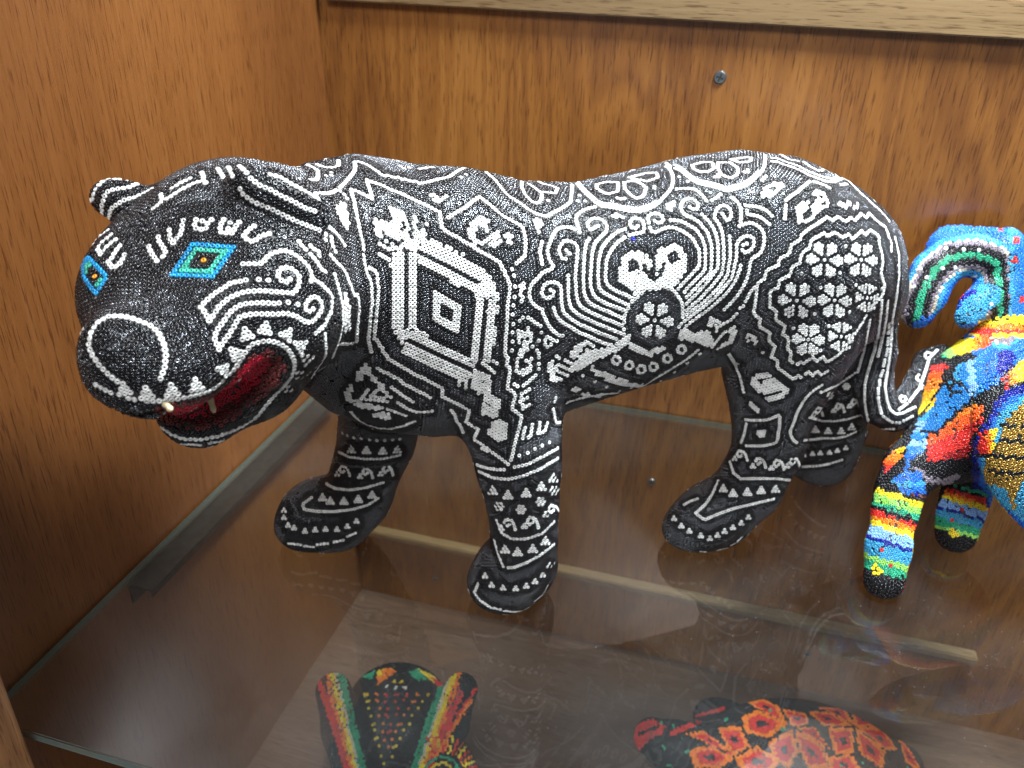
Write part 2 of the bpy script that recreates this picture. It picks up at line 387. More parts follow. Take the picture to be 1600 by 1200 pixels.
for ch in (near, far):
    for (a, ra), (b, rb) in zip(ch[:-1], ch[1:]): J.cone(a, b, ra, rb, k=0.002, cut=True)
J.cone(near[0][0], far[0][0], .0018, .0018, k=0.002, cut=True)
def ear(c, a, b, wid, thick, label):
    """an ear from root pixel a to tip pixel b around the point c"""
    ax = b - a; L = np.linalg.norm(ax); ax /= L
    n = (CAM - c); n -= ax * (n @ ax); n /= np.linalg.norm(n)
    J.ell((a + b) / 2, (L / 2, wid, thick), np.array([ax, np.cross(n, ax), n]), k=0.004, label=label)
ear(at(440, 305, .272), at(364, 274, .263), at(514, 346, .281), .0078, .0088, 'ear_a')
ear(at(192, 312, .284), at(144, 303, .284), at(238, 325, .284), .0068, .0060, 'ear_b')
J.cone(hp(-14, 0, -3), bp(44, 2, 171), .033, .041, k=0.012, label='body')   # neck
J.a = np.maximum(J.a, (0.0004 - (J.lo[2] + J.vox * np.arange(J.n[2], dtype=np.float32)))[None, None, :])
print('jaguar field', round(time.time() - T0, 1))
# ------------------------------------------------------------------ the jaguar's bead pattern
# Traced on the figure's flank: L = a chain of beads, F = a filled patch, D = single beads.
# Codes: W white, K black, G gunmetal, B blue, E green, O orange, R red, M maroon, U dark blue
def P_(s): return [tuple(float(v) for v in q.split(',')) for q in s.split()]
LINES, FILLS, DOTS = [], [], []
def L(*ss, c='W', halo=1.0, closed=False):
    for s in ss:
        p = P_(s) if isinstance(s, str) else s
        LINES.append((c, p + p[:1] if closed else p, halo))
def F(s, c='W', halo=1.0): FILLS.append((c, P_(s) if isinstance(s, str) else s, halo))
def D(s, c='W', halo=0.0):
    for q in P_(s): DOTS.append((c, q, halo))
def circ(x, y, r, n=20, a0=0.0): return [(x + r * math.cos(a0 + 2 * PI * i / n), y + r * math.sin(a0 + 2 * PI * i / n)) for i in range(n)]
def scale(p, k):
    cx = sum(q[0] for q in p) / len(p); cy = sum(q[1] for q in p) / len(p)
    return [(cx + (x - cx) * k, cy + (y - cy) * k) for x, y in p]
def flower(x, y, R, rot=0.0, sq=1.0, b=6.1):
    for k in range(6):
        a = rot + k * PI / 3
        cx, cy = x + R * .68 * sq * math.cos(a), y + R * .68 * math.sin(a)
        cluster(cx, cy, math.atan2(y - cy, x - cx), b * (.55 + .45 * sq), (1, 2, 3, 2) if R > 23 else (1, 2, 3))
    D('%f,%f' % (x, y))
def cluster(x, y, ang, b, rows):
    """beads in rows, the first row at the apex, which points along ang"""
    c, sn = math.cos(ang), math.sin(ang); pts = []; n = len(rows)
    for i, k in enumerate(rows):
        u = (n - 1) * .5 * .87 * b - i * .87 * b
        for j in range(k):
            v = (j - (k - 1) / 2) * b
            pts.append((x + u * c - v * sn, y + u * sn + v * c))
    for q in pts: DOTS.append(('W', q, 1.3))
def tri(s, b=5.4, ang=-90, rows=(1, 2, 3)):
    for x, y in P_(s): cluster(x, y, R_(ang), b, rows)
def blob(s, b=5.2, rows=(1, 2), ang=-90):
    for x, y in P_(s): cluster(x, y, R_(ang), b, rows)
def curl(s, b=5.4):
    r = b * 1.9
    for x, y in P_(s):
        L([(x + r * .25, y), (x - r * .2, y + r * .35), (x - r * .6, y - r * .1), (x - r * .2, y - r * .75), (x + r * .6, y - r * .55), (x + r * .95, y + r * .1), (x + r * 1.1, y + r * .8)])
        cluster(x - r * .95, y + r * .55, R_(-90), b, (1, 2))
# far ear, brows, forehead
L('147,311 150,299 162,285 172,283 190,283', '162,340 161,320 166,304 172,299 182,297 201,295 217,289', '170,347 175,326 185,319 194,314 202,312 212,310 224,305 239,297')
L('241,328 248,322 255,316 253,306', '255,316 265,311 275,304 285,298 300,290 318,284', '270,296 285,287 298,281', '316,272 322,288', '341,266 350,280', '357,264 366,277', '374,262 386,272')
L('234,387 237,396 243,404 248,412 255,404 260,395 256,387 250,379 249,372', '266,361 266,367 267,374 272,381 279,372 285,366 285,356 288,346',
  '307,345 304,357 312,360 322,360 325,350 331,345', '317,347 314,356', '350,345 344,355 346,365 355,366 364,366 367,357 374,349', '360,350 357,359', '397,355 387,362 381,371 387,377 396,380 405,372 420,367')
L('170,362 155,374 140,386', '175,369 166,376 160,382 154,390 161,402 164,392 171,385 182,376', '189,386 181,395 176,405 170,411 178,420 186,417 191,409 196,400')
# eyes
EYE_A = P_('263,434 300,379 372,385 335,437'); EYE_B = P_('129,407 139,400 168,431 169,440 152,464 131,434')
for ey, cc in ((EYE_A, '319,408'), (EYE_B, '150,433')):
    F(scale(ey, 1.22), 'G'); F(ey, 'B', 0); F(scale(ey, .72), 'E', 0); F(scale(ey, .42), 'K', 0); D(cc, 'O')
    for k_, c_ in ((.88, 'B'), (.60, 'E'), (.31, 'K')): L(scale(ey, k_), c=c_, halo=0, closed=True)
# cheek
L('380,414 390,414 400,414 410,413 414,407 419,401 426,397 433,395 441,393 449,394 457,398 465,403 472,409 479,416 483,423 486,431 484,440',
  '484,440 490,438 496,442 502,446 507,452 513,457 517,464 517,472 516,480 515,488 511,496 507,503 504,510 497,515 491,520',
  '452,437 446,442 438,439 432,430 437,422 444,419 452,420 459,424 466,432 466,444 462,453 457,459 450,458 442,458 434,457 426,457 418,456 409,455 399,456 390,456 380,458 371,461 362,465 354,470 347,476 341,482 335,492 327,502',
  '384,439 372,442 362,443 352,450 336,460 322,472 314,481 321,490 327,502')
D('404,438 419,439 449,473 464,476')
L('435,474 426,475 417,474 408,474 399,474 389,475 380,476 372,479 365,484 358,490 350,502 340,515 334,527 337,537 341,546',
  '487,483 481,487 475,483 476,474 482,467 489,464 496,467 501,474 501,483 497,491 492,497 486,502 478,504 471,501 466,497 461,494 454,492 447,490 440,490 433,491 425,491 416,491 407,491 398,491 389,492 380,494 373,497 369,504 366,510 361,517 356,525 351,531 346,537 341,546')
L('466,379 470,385 476,391', '484,386 490,391 496,394 497,401', '484,399 490,406 495,412 499,421 506,425', '507,367 507,376', '516,372 517,383 522,394')
L('506,522 506,534 507,544 506,554 501,564 495,572 487,584 479,597')
# mouth, teeth marks, nose
F('240,635 300,625 337,612 362,590 382,565 400,552 422,547 440,557 447,575 437,597 412,622 382,642 350,664 312,672 275,667 250,656', 'M', 0)
F('257,640 290,634 317,627 340,614 362,592 385,566 402,553 417,557 421,570 415,584 405,596 390,610 371,625 350,637 325,648 300,653 275,651 260,646', 'R', 0)
L('152,600 165,607 182,615 205,622 225,625 250,625 275,622 300,617 325,610 340,599 350,590 357,584 364,576 370,569 376,560 382,550 387,544 394,537 400,535 407,533 414,532 421,532 429,534 436,536 442,540 449,545 453,551 457,559 459,566 459,574 456,582 451,591 446,597 440,605 432,612 425,620 415,632 400,650 382,662 362,672 340,680 312,685 287,684 270,677 255,667')
for x, y, q in ((384, 521, (1, 2, 3)), (365, 550, (1, 2, 3)), (345, 577, (1, 2, 3)), (414, 512, (1, 2, 3)), (448, 521, (1, 2, 3)), (470, 538, (1, 2, 3)), (480, 559, (1, 2, 3)), (470, 584, (1, 2, 2)), (450, 607, (1, 2))):
    cluster(x, y, math.atan2(y - 585, x - 402), 8.0, q)
for x, y in ((305, 600), (268, 608), (229, 612), (195, 606)): cluster(x, y, R_(-100), 8.6, (1, 2, 3))
L('185,595 172,585 157,570 145,552 141,537 145,520 155,505 170,497 187,496 205,499 222,505 237,512 247,522 255,537 259,555 257,575 251,591')
L('287,691 312,693', '328,690 345,687 358,684')
# near ear
L('422,275 440,280 455,290 475,300 495,312', '392,280 405,290 422,297 440,307 457,315 475,325 490,330', '377,295 380,302 397,315 422,325 445,337 465,347 485,355 497,360')
# neck
L('515,400 522,409 531,417 536,424 540,431 542,439 546,446 548,454 551,461 557,461 558,470 559,477 559,485 558,496 557,509 556,521 556,534 543,536 530,536')
L('521,430 528,455 533,480 533,505 528,530 518,556', '566,400 570,425 578,440 580,470 577,500 575,530 580,548', '512,355 520,362 529,372 536,384', '530,300 537,306 541,312')
F('535,459 540,460 545,478 546,520 537,522 534,500'); D('540,505 541,515', 'K')
F('524,322 537,315 541,330 546,350 541,362 534,350 527,335')
L('491,305 496,304 504,304 511,304 519,302 528,297 538,288 547,278 554,269 555,262 554,255', '480,260 489,264 496,269 496,279 493,283 484,283', '495,259 506,264 521,264 529,261 529,253')
D('509,277 517,272 517,276 625,262 631,266 639,264')
L('560,255 572,259 580,264 586,268 592,272 598,277 607,276 614,280 621,279 626,282 634,282 641,286 649,285 655,289 662,287 669,286 676,284 684,282 691,281 699,279 707,275 715,269 727,264 735,260', '655,266 667,264 677,264')
# the large shoulder lozenge
L('573,283 574,290 577,297 579,304 580,312 572,308 564,304 556,300 548,298 549,306 551,312 553,320 554,329 556,336 557,344 559,351 560,359 562,367 564,375 566,383 566,392 567,400 568,408 569,416 575,419 582,422 587,426 588,434 588,442 590,449 590,456 589,464 589,471 588,477 587,484 587,491 586,503 585,516 584,528 591,532 592,538 597,542 598,549 604,553 605,559 611,562 617,566 624,570 631,574 637,577 644,582 651,586 657,588 664,591 669,594 675,597 680,600 686,603 692,606 691,612 691,619 696,621 702,624 707,627 713,629 718,632 724,635 729,638 734,640 732,646 731,652 728,658 733,661 738,664 743,667 748,669 746,675 743,681 742,686 756,695 771,707 785,717 796,726 798,719 801,710 803,698 805,690 807,682 809,674 811,667 812,661 815,650 810,646 805,642 799,638 801,633 802,627 804,621 805,615 801,612 797,609 792,606 793,600 794,594 795,587 796,581 796,574 791,571 792,564 793,557 788,554 789,547 789,535 790,521 791,514 791,507 792,494 792,479 794,465 795,457 796,442 792,439 792,432 787,429 788,422 782,420 783,413 778,409 772,406 767,402 761,399 754,396 747,392 742,389 736,384 729,381 722,377 716,372 709,369 702,366 696,362 690,357 689,350 687,341 687,333 680,330 673,326 666,322 658,319 651,316 643,312 636,309 629,305 621,302 612,299 604,295 596,291 589,289 580,286', closed=True)
F('583,341 592,343 607,350 611,342 607,325 622,329 636,336 640,372 641,392 622,392 604,378 588,370 585,350'); F('627,345 634,350 633,368 626,362', 'K', 0); F('600,368 622,379 621,383 599,372', 'K', 0)
L('592,382 599,386 606,390', '592,398 599,402 606,406')
F('609,388 631,392 632,508 645,520 641,530 629,528 610,512 611,470'); F('637,384 652,392 651,515 639,515 637,470'); F('644,338 651,338 652,362 660,362 660,350 667,350 669,370 680,376 700,386 720,396 757,420 768,438 746,441 700,418 660,396 645,388')
F('650,393 670,402 700,421 745,446 746,461 735,456 700,438 668,419 650,409', 'W', .6); F('745,445 766,432 779,462 776,490 774,520 771,541 768,560 764,570 752,564 754,541 757,510 760,480 762,470 757,467 748,466', 'W', .6)
F('744,458 756,466 753,490 748,515 745,540 744,560 742,573 736,570 735,556 737,541 740,510 744,480', 'W', .6)
F('640,514 651,514 665,522 680,534 700,546 720,556 736,562 742,574 735,576 720,566 700,558 680,548 660,536 645,528', 'W', .6)
F('612,514 622,520 632,526 645,540 665,550 680,558 700,568 720,578 732,583 730,590 727,610 723,610 724,596 718,604 714,602 716,592 700,584 680,573 660,562 640,552 628,540 618,528', 'W', .6)
for q in ('632,394 637,396 637,512 632,508', '653,390 745,437 745,444 653,398', '757,468 762,471 757,512 753,560 748,560 752,512', '634,526 640,528 736,573 736,580 690,561 645,540'): F(q, 'K', 0)
L('634,394 634,430 634,470 634,510', '655,395 700,417 745,441', '759,470 755,512 750,562', '638,531 690,556 736,577', '600,370 622,381', c='K', halo=0)
L('679,457 718,479 714,518 678,498', halo=0, closed=True); L('685,467 711,482 709,508 684,495', halo=0, closed=True)
def par(s, offs, c='W'):
    p = P_(s)
    for o in offs:
        q = []
        for i, (x, y) in enumerate(p):
            a = p[max(i - 1, 0)]; b = p[min(i + 1, len(p) - 1)]; l = math.hypot(b[0] - a[0], b[1] - a[1]); q.append((x - (b[1] - a[1]) / l * o, y + (b[0] - a[0]) / l * o))
        L(q, c=c, halo=0)
par('634,398 634,430 634,470 634,510', (6.6, 13.2, 19.8, -6.6, -13.2)); par('655,395 700,417 745,441', (6.4, 12.8, -6.6, -13.2, -19.8)); par('759,470 755,512 750,562', (6.6, 12.6, -6.6, -13.0)); par('638,531 690,556 736,577', (6.5, 13, 19.5, -6.5, -12.8))
IN = P_('653,412 744,462 735,556 652,512')
F(IN, 'K', 0); F(scale(IN, .87), 'G', 0); F(scale(IN, .63), 'K', 0); F('677,454 720,477 716,522 676,500', 'W', 0); F('688,474 706,483 705,502 687,492', 'K', 0)
L('765,560 771,564 776,567', '754,567 760,571 766,576 772,581')
F('737,575 767,589 766,612 752,617 736,607'); F('755,617 762,615 784,627 780,649 767,653 751,646 754,627'); F('770,659 780,652 794,661 789,686 782,690 762,677')
D('799,421 802,431 804,448 803,464 801,477 800,491 801,506 800,519 800,533 799,547'); F('812,445 818,443 819,475 811,476')
# behind the upper shoulder
L('682,310 676,305 670,309 677,314 685,317 691,312 697,308', '700,341 707,337 713,333 720,329 726,326 731,322 737,317 742,313 748,309 754,313 761,318 768,324 775,331 783,337 791,342 800,347 808,351 815,355 818,365 820,375 820,390 819,400 813,406 806,412')
F('732,375 731,355 738,346 750,340 762,346 765,358 760,363 756,358 750,350 744,354 742,366 746,374 752,378 760,372 770,366 776,360 781,362 776,370 790,366 800,368 801,386 792,384 786,376 780,386 770,388 757,384 746,384')
D('789,378 788,376', 'K')
D('720,279 728,275')
# the figure right of the lozenge
F('808,515 815,513 819,521 824,512 832,520 834,527 830,535 824,538 828,545 820,552 812,556 808,548 813,540 808,530'); D('815,530 823,528', 'K')
L('814,556 808,560 807,566 807,572 806,579'); F('821,561 830,558 833,570 831,580 822,586 812,588 806,582 815,577 822,577 825,570')
L('811,501 816,496', '824,496 829,499 834,503 839,506 844,509', '838,547 841,551 841,558', '841,568 841,576', '836,586 831,591 826,595 822,598 817,602', '803,600 808,603', '826,608 820,612 814,615 814,621 812,627', '823,621 817,624')
D('845,519 841,532 831,541 867,621 865,627'); F('812,633 827,627 831,634 815,641')
L('820,668 818,674 817,680 816,686 822,684 828,682 829,676 830,669 831,663', '842,660 842,666 841,672 839,677 845,676 850,674 852,667 854,661', '863,639 865,650 867,661 874,660')
F('855,565 864,563 866,585 878,592 880,598 875,601 858,592 855,580')
L('869,556 873,559', '882,562 887,565 891,567', '872,569 879,572 884,575 889,577', '868,572 869,578 874,581 880,583 886,586')
F('889,577 896,581 917,571 936,560 955,552 980,540 984,532 985,522 978,523 967,530 949,544 930,545 916,545 911,551 902,561 893,569'); F('888,556 895,545 902,535 915,532 916,538 908,546 902,557 894,560')
L('918,535 923,538 926,540', '854,526 859,528 863,531 869,532', '863,532 861,537 855,541 851,545 851,537 851,531')
# belly bands
F('983,535 1001,544 1014,546 1030,538 1050,524 1053,529 1036,546 1014,557 998,553 984,546'); F('1052,517 1072,512 1080,521 1091,517 1109,516 1115,531 1109,541 1085,535 1054,527')
F('1101,508 1110,497 1120,500 1132,504 1125,512 1118,518 1113,512'); L('1112,541 1120,531 1128,522 1133,517'); F('1138,514 1146,507 1150,510 1148,530 1135,540 1120,546 1119,543 1133,534 1141,527')
for x, y in P_('962,562 982,570 1001,576 1020,572 1042,559 1064,545'): L(circ(x, y, 6.6, 6, .3), closed=True)
F('925,572 945,582 965,590 985,596 1003,599 1005,605 985,604 960,598 940,590 920,578'); L('1003,602 1015,595 1030,586 1045,577 1060,568 1075,558 1090,546')
D('910,586 929,595 947,603 967,609 1093,552 1073,566 1053,580 1032,593'); F('890,608 900,604 906,608 896,613'); F('907,615 920,612 925,616 912,620'); F('928,619 940,616 940,620')
# the medallion: ringed face with curls
L('976,359 965,363 959,367 953,372 948,377 944,382 939,389 937,396 936,402 934,409 934,416 934,422 933,429 934,436 934,442 935,449 938,454 943,458 949,461 954,464 959,466 964,469 970,471 975,474 981,476',
  '975,372 970,376 964,379 961,384 956,389 952,395 949,401 947,407 946,414 946,421 945,428 945,434 946,441 949,446 954,450 959,453 965,456 970,458 976,460 981,463 987,466',
  '972,372 980,369 986,368 992,366 999,365 1004,364 1006,357 1005,350 1002,344 995,342 988,343 983,349 985,356 992,358 996,354',
  '1015,357 1017,362 1022,364 1029,361 1036,358 1044,356 1051,356 1059,359 1066,362 1072,366 1079,371 1084,377 1087,384 1091,390 1092,397 1092,404 1092,411 1091,417 1086,422 1081,427 1077,432 1072,437 1067,442 1063,446 1059,451',
  '1013,349 1011,340 1018,335 1026,334 1034,339 1036,346 1029,350 1022,346',
  '934,354 927,357 922,361 918,355 917,349 923,344 931,342 939,344 944,349 948,355 946,363 940,369 935,374 931,378 927,384 926,390 924,397 924,404 923,411 923,418 922,425 922,431 921,438 922,444 922,451 925,456 927,462 932,466 937,469 942,472 948,475 954,477 959,479 965,481 971,483 977,486',
  '920,374 916,379 914,386 913,393 912,401 912,407 911,414 911,421 911,428 910,434 911,441 911,447 911,453 912,459 914,464 917,470 921,474 926,477 932,479 937,482 943,484 949,486 954,489 959,491 964,493 970,496',
  '889,397 884,392', '883,405 877,404 874,397 872,391 875,384 880,378 887,377 893,379 899,382 902,389 901,396 901,404 900,411 899,417 899,424 898,431 898,437 899,444 899,450 899,456 900,462 901,467 903,473 906,478 911,482 916,485 921,487 926,490 931,492 937,494 942,497 948,499 954,501 959,503 965,506 971,508',
  '887,431 887,437 887,444 887,450 887,456 887,462 888,469 889,474 891,480 894,484 899,488 904,492 909,495 914,497 919,499 925,502 931,505 936,507 942,509 947,511 952,513 958,516 964,518 969,520 974,522',
  '859,453 864,456', '863,462 856,466 850,465 845,460 846,454 849,446 855,442 862,441 869,442 874,446 876,451 876,457 876,464 876,470 877,476 878,481 879,487 882,491 887,494 891,498 896,501 901,504 906,507 912,509 917,512 924,514 929,517 934,519 939,521 945,523 951,525 956,527 962,529',
  '864,481 866,487 868,492 871,497 875,501 879,504 884,507 889,509 894,513 899,516 904,519 909,521 915,523 921,526 926,528 931,531 937,533 942,535 947,537 954,538',
  '929,325 919,327 911,330 905,334 900,339 899,345 901,352 904,360 905,366 896,359 890,356 882,356 875,357 869,360 865,365 862,371 859,378 856,386 854,394 856,400 857,407 861,412 864,417 859,422 852,424 846,427 842,432 837,437 832,442 828,447 827,453 826,459 827,466 829,471 833,475 837,479 841,481 847,484 847,489 850,495 852,499 854,504 857,509 860,513 864,517 868,520 872,523 878,524',
  '846,379 844,387 842,394 844,400 845,407 846,413')
F('833,341 849,346 846,357 841,368 838,358'); D('905,307 902,316 914,316'); F('950,338 958,336 965,334 974,338 974,342 962,343')
L('1047,345 1056,345 1064,347 1071,350 1077,354 1084,357 1089,362 1092,367 1096,372 1098,378 1100,384 1101,390 1101,396 1101,403 1101,409 1101,416 1100,422 1096,428 1091,432 1086,437 1081,442 1076,447 1072,451 1069,456',
  '1077,325 1084,329 1089,327 1091,321 1086,315 1079,311 1070,313 1064,319 1063,326 1066,334 1072,338 1080,341 1087,345 1093,349 1097,355 1102,360 1105,365 1107,371 1109,377 1111,384 1111,390 1111,396 1111,403 1111,410 1110,417 1110,424 1107,429 1102,434 1097,438 1092,443 1087,449 1082,454 1077,459 1072,464',
  '1096,336 1101,341 1106,346 1110,351 1113,356 1116,362 1118,367 1119,374 1121,380 1121,386 1121,392 1121,399 1121,406 1121,412 1120,419 1115,426 1111,432 1106,438 1101,444 1096,449 1090,456 1084,462 1077,469 1072,474',
  '1128,335 1132,342 1136,346 1141,341 1142,334 1139,326 1132,322 1125,323 1119,328 1116,335 1116,342 1120,347 1124,353 1126,359 1128,366 1129,373 1129,380 1130,386 1130,392 1130,399 1130,406 1129,412 1128,419 1128,425 1125,430 1120,436 1115,442 1109,450 1102,456 1096,463 1089,470 1081,476 1072,484',
  '1139,370 1139,376 1140,382 1140,389 1140,395 1140,401 1139,409 1137,416 1137,423 1136,428 1132,435 1127,442 1121,450 1114,457 1106,465 1097,472 1087,480 1079,486 1072,491',
  '1160,383 1166,381', '1159,391 1164,395 1171,392 1176,386 1177,379 1176,372 1170,369 1165,369 1159,371 1154,376 1150,381 1150,387 1150,394 1150,400 1149,406 1147,412 1146,419 1144,426 1143,432 1138,440 1131,448 1124,456 1116,464 1107,472 1097,480 1086,488 1077,495 1069,501',
  '1156,415 1155,421 1152,428 1150,435 1145,443 1138,453 1130,462 1120,471 1110,480 1099,488 1088,496 1078,503 1072,508',
  '1154,354 1161,351 1170,349 1177,350 1184,354 1189,359 1192,365 1193,371 1193,377 1192,384 1190,390 1187,395 1183,399 1177,402 1172,407 1171,412 1170,419 1169,425 1166,436 1160,448 1152,460 1142,472 1131,483',
  '1142,310 1149,314 1154,321 1157,327 1157,334 1157,341 1156,347', '1164,322 1172,323 1181,324 1189,326 1195,329 1201,334 1205,338', '1166,330 1167,336 1176,337 1184,339 1190,342 1196,347 1201,351',
  '1057,297 1066,296 1075,296 1084,297 1091,301 1096,306 1101,312 1104,317 1112,314 1119,310 1125,305')
F('1038,323 1048,315 1054,316 1053,322 1047,331 1042,327')
F(circ(1022, 498, 45), 'K', 0); F(circ(1022, 498, 40), 'G', 0); F(circ(1022, 500, 29), 'K', 0); flower(1022, 500, 28, R_(5), 1.0, 6.1)
L('996,464 991,467 985,472 983,477 980,482 978,488 975,493 974,499 974,504 974,510 974,516 976,524', '1049,452 1054,456 1058,462 1062,467 1065,474 1066,481 1066,487 1066,493 1066,499 1065,504 1060,510', halo=0)
F('965,425 971,412 974,400 981,395 1001,391 1010,395 1015,404 1019,411 1025,402 1027,391 1039,386 1055,381 1064,389 1068,395 1074,404 1074,419 1069,429 1060,439 1050,447 1049,454 1040,450 1027,452 1015,456 1002,461 994,464 981,451 971,445 966,436')
for x, y in ((989, 415), (1051, 402)):
    D('%f,%f' % (x, y), 'G'); L(circ(x, y, 6.0, 6, .5), c='K', halo=0, closed=True)
L('1006,415 1008,424 1014,431 1022,437 1029,431 1034,423 1036,413', '1011,420 1014,425', '1031,420 1029,425', '1021,398 1021,405 1021,412 1021,419 1021,427', c='K', halo=0)
D('989,374', 'U')
# haunch
F('1187,305 1192,295 1205,287 1215,285 1227,286 1224,291 1215,301 1202,309 1189,310'); D('1207,297', 'K')
L('1227,314 1235,307 1245,301 1255,292 1264,285', '1229,317 1237,310 1247,303 1257,295 1266,288', '1227,322 1226,329 1226,336 1225,342', '1257,347 1264,344 1269,340', '1266,284 1277,287 1287,291 1295,295', '1190,283 1196,277', '1312,290 1322,289')
F('1242,342 1244,325 1252,316 1262,316 1263,326 1255,329 1253,337 1256,346 1251,352 1245,347'); F('1269,307 1275,297 1284,300 1290,305 1295,312 1295,321 1287,327 1279,335 1270,336 1267,325 1272,316'); D('1274,310 1282,309 1287,319', 'K')
F('1300,327 1306,317 1314,315 1310,321'); F('1314,322 1324,315 1330,319 1321,330'); F('1332,327 1338,316 1341,320 1336,330'); F('1299,301 1305,309 1301,310')
L('1322,283 1330,290 1340,300 1350,309 1360,318 1370,327 1380,337 1387,346', '1356,300 1370,312 1382,327')
L('1178,480 1179,472 1180,467 1181,455 1182,444 1187,439 1194,435 1195,427 1197,422 1202,420 1209,417 1215,415 1216,407 1220,402 1226,400 1232,397 1234,389 1236,382 1242,379 1249,375 1251,367 1259,361 1266,356 1275,351 1282,346 1291,340 1299,345 1309,339 1314,344 1321,347 1327,340 1334,346 1344,335 1352,341 1357,334 1364,342 1372,349 1381,355 1385,363 1388,373 1391,380 1391,392',
  '1202,479 1202,467 1202,455 1209,451 1215,449 1216,442 1217,437 1222,435 1227,433 1233,430 1235,424 1236,417 1242,414 1248,411 1249,405 1251,399 1253,395 1257,391 1263,388 1265,382 1266,376 1272,372 1279,369 1286,364 1292,370 1297,366 1304,364 1309,367 1314,372 1320,369 1325,366 1330,374 1336,369 1345,361 1350,368 1358,360 1366,365 1372,370 1372,377 1373,385 1376,395 1378,410 1375,427 1381,447 1377,462 1362,477 1355,487 1347,502 1338,516 1327,532 1317,546 1306,556 1300,560 1291,565 1285,557 1275,564 1270,558 1262,562 1256,567 1250,565 1244,570 1237,565 1233,561 1236,555 1235,549 1230,544 1231,537 1232,530 1229,525 1222,522 1224,516 1226,509 1221,505 1216,502 1211,499 1212,492 1212,486 1207,482 1202,479',
  '1178,480 1176,487 1181,494 1187,497 1186,504 1186,510 1192,513 1197,516 1203,520 1201,525 1201,531 1206,536 1211,541 1209,546 1207,552 1205,557 1211,560 1216,564 1214,570 1216,575 1224,580 1231,586 1240,592 1247,586 1252,590 1262,580 1269,586 1276,579 1282,585 1292,579')
for x, y, r, q in ((1287, 406, 27, 1), (1344, 406, 26, .9), (1244, 469, 28, 1), (1303, 469, 26, .92), (1353, 465, 22, .75), (1262, 530, 24, .92), (1313, 526, 23, .8)): flower(x, y, r, 0.06, q)
D('1251,427 1320,385 1311,426 1281,449 1336,445 1239,512 1294,509 1272,490 1281,547 1326,487')
# scallops along the back
L('752,265 762,274 772,282 780,292 787,301 795,309 807,316 816,322 825,329 834,334 842,337 851,339 859,338 862,334 870,331 877,327 885,322 891,317 892,309 893,300 894,291', '815,284 814,294 820,306 829,316 839,320 845,314 846,304 836,296 825,289', '849,302 867,304 871,296 860,292 850,290 841,286',
  '901,289 909,299 916,306 925,314 932,320 941,325 952,325 962,327 975,330 987,332 1001,332 1010,329 1019,325 1027,320 1035,311 1042,304 1049,295 1051,286 1051,276 1047,267 1041,262', '1055,265 1064,269 1072,276 1082,284 1092,289 1104,291 1115,294 1126,297 1135,300 1152,296 1164,292 1174,285 1182,277 1190,269 1194,260 1195,250', '1205,254 1215,255 1227,260 1240,264 1252,269 1262,275 1274,279 1286,284 1300,286 1314,281 1319,276', '1220,244 1232,251 1246,254', '1255,255 1265,262 1280,270 1287,265')
SC = [q for q in LINES[-7:] if len(q[1]) > 9]
for q in SC: L([(x, y - 5.2) for x, y in q[1]], halo=0)
for q in ('932,290 932,296 941,302 950,305 965,301 966,287 950,286', '975,287 976,297 986,307 995,312 1006,307 1009,295 1002,289 990,284', '983,279 997,283 1012,285 1028,279 1026,272 1012,272', '1081,260 1084,266 1092,270 1107,270 1115,265 1113,256 1097,255', '1122,256 1121,265 1127,275 1141,280 1152,274 1152,264 1140,256', '1142,251 1155,256 1172,254 1174,247'): L(q, closed=True)
F('853,316 861,309 860,317'); F('1016,299 1020,293 1028,288 1024,296'); F('960,307 967,310 979,310 967,315'); F('1112,277 1122,274 1126,280'); F('1160,271 1168,263 1173,266 1166,273'); D('1061,278 1074,285')
# near front leg
L('747,726 759,730 777,733 788,733', '804,729 823,725 847,713 870,700', '750,736 771,746 794,748 817,743 841,733 870,716', '777,812 785,832 800,841 823,841 847,832 864,815', '774,844 780,867 788,886 803,886 823,878 844,866 864,850', '835,937 847,927 854,914', '754,700 762,704', '705,640 711,648 713,656 720,664 724,674')
D('811,711 824,707 835,701 846,696 857,691'); tri('771,765 794,772 822,769 845,759 863,746', 5.6); blob('781,790 814,795 844,783 864,766', 5.6, (2, 3, 2)); curl('794,818 829,815 861,797'); tri('790,857 809,861 832,856 851,844', 5.4); blob('759,899 769,913 787,917 806,918 822,914 835,907 847,897 857,882', 5.2)
L('742,925 752,938 768,948 782,951', '788,953 805,954 822,951', '748,912 744,922')
# far front leg
F('552,590 571,567 578,576 602,606 614,622 608,622 590,603 573,582 562,597'); F('537,616 546,597 555,601 547,617 562,628 600,634 600,640 562,637 541,626')
L('565,622 575,608', '566,622 585,624 605,626', '580,618 589,609', '580,618 600,621', '549,642 560,654 575,662 592,667 610,668 630,664 648,657', '612,604 620,610 628,616 638,622 645,626', '622,628 634,636 648,642 662,643 675,641', '606,638 620,643 634,648')
L('590,574 598,580 606,582 614,588 622,590 630,598 638,602 646,606 654,611 662,614 672,620')
F('580,648 600,643 617,650 600,655'); D('537,676 544,680 554,683 565,684 578,686 589,687 601,687 613,686 624,685'); tri('550,701 573,702 598,703 620,701', 4.9)
L('531,706 546,713 569,716 598,716 624,710', '511,756 525,763 546,765 572,761 598,753', '487,778 473,788 476,796 496,799 522,799 552,795 575,788 590,778'); curl('537,735 572,738 603,734', 4.9); tri('505,777 517,782 538,782 560,779 581,772', 4.7)
blob('445,797 445,808 451,820 460,824 477,829 493,827 509,826 527,826 543,821 557,813', 4.7); L('452,848 470,850', '476,852 490,853', '496,850 512,848', '522,846 536,843', '543,837 555,832')
L('533,690 550,694', '528,722 545,727 570,729 598,727 620,720', c='G', halo=0)
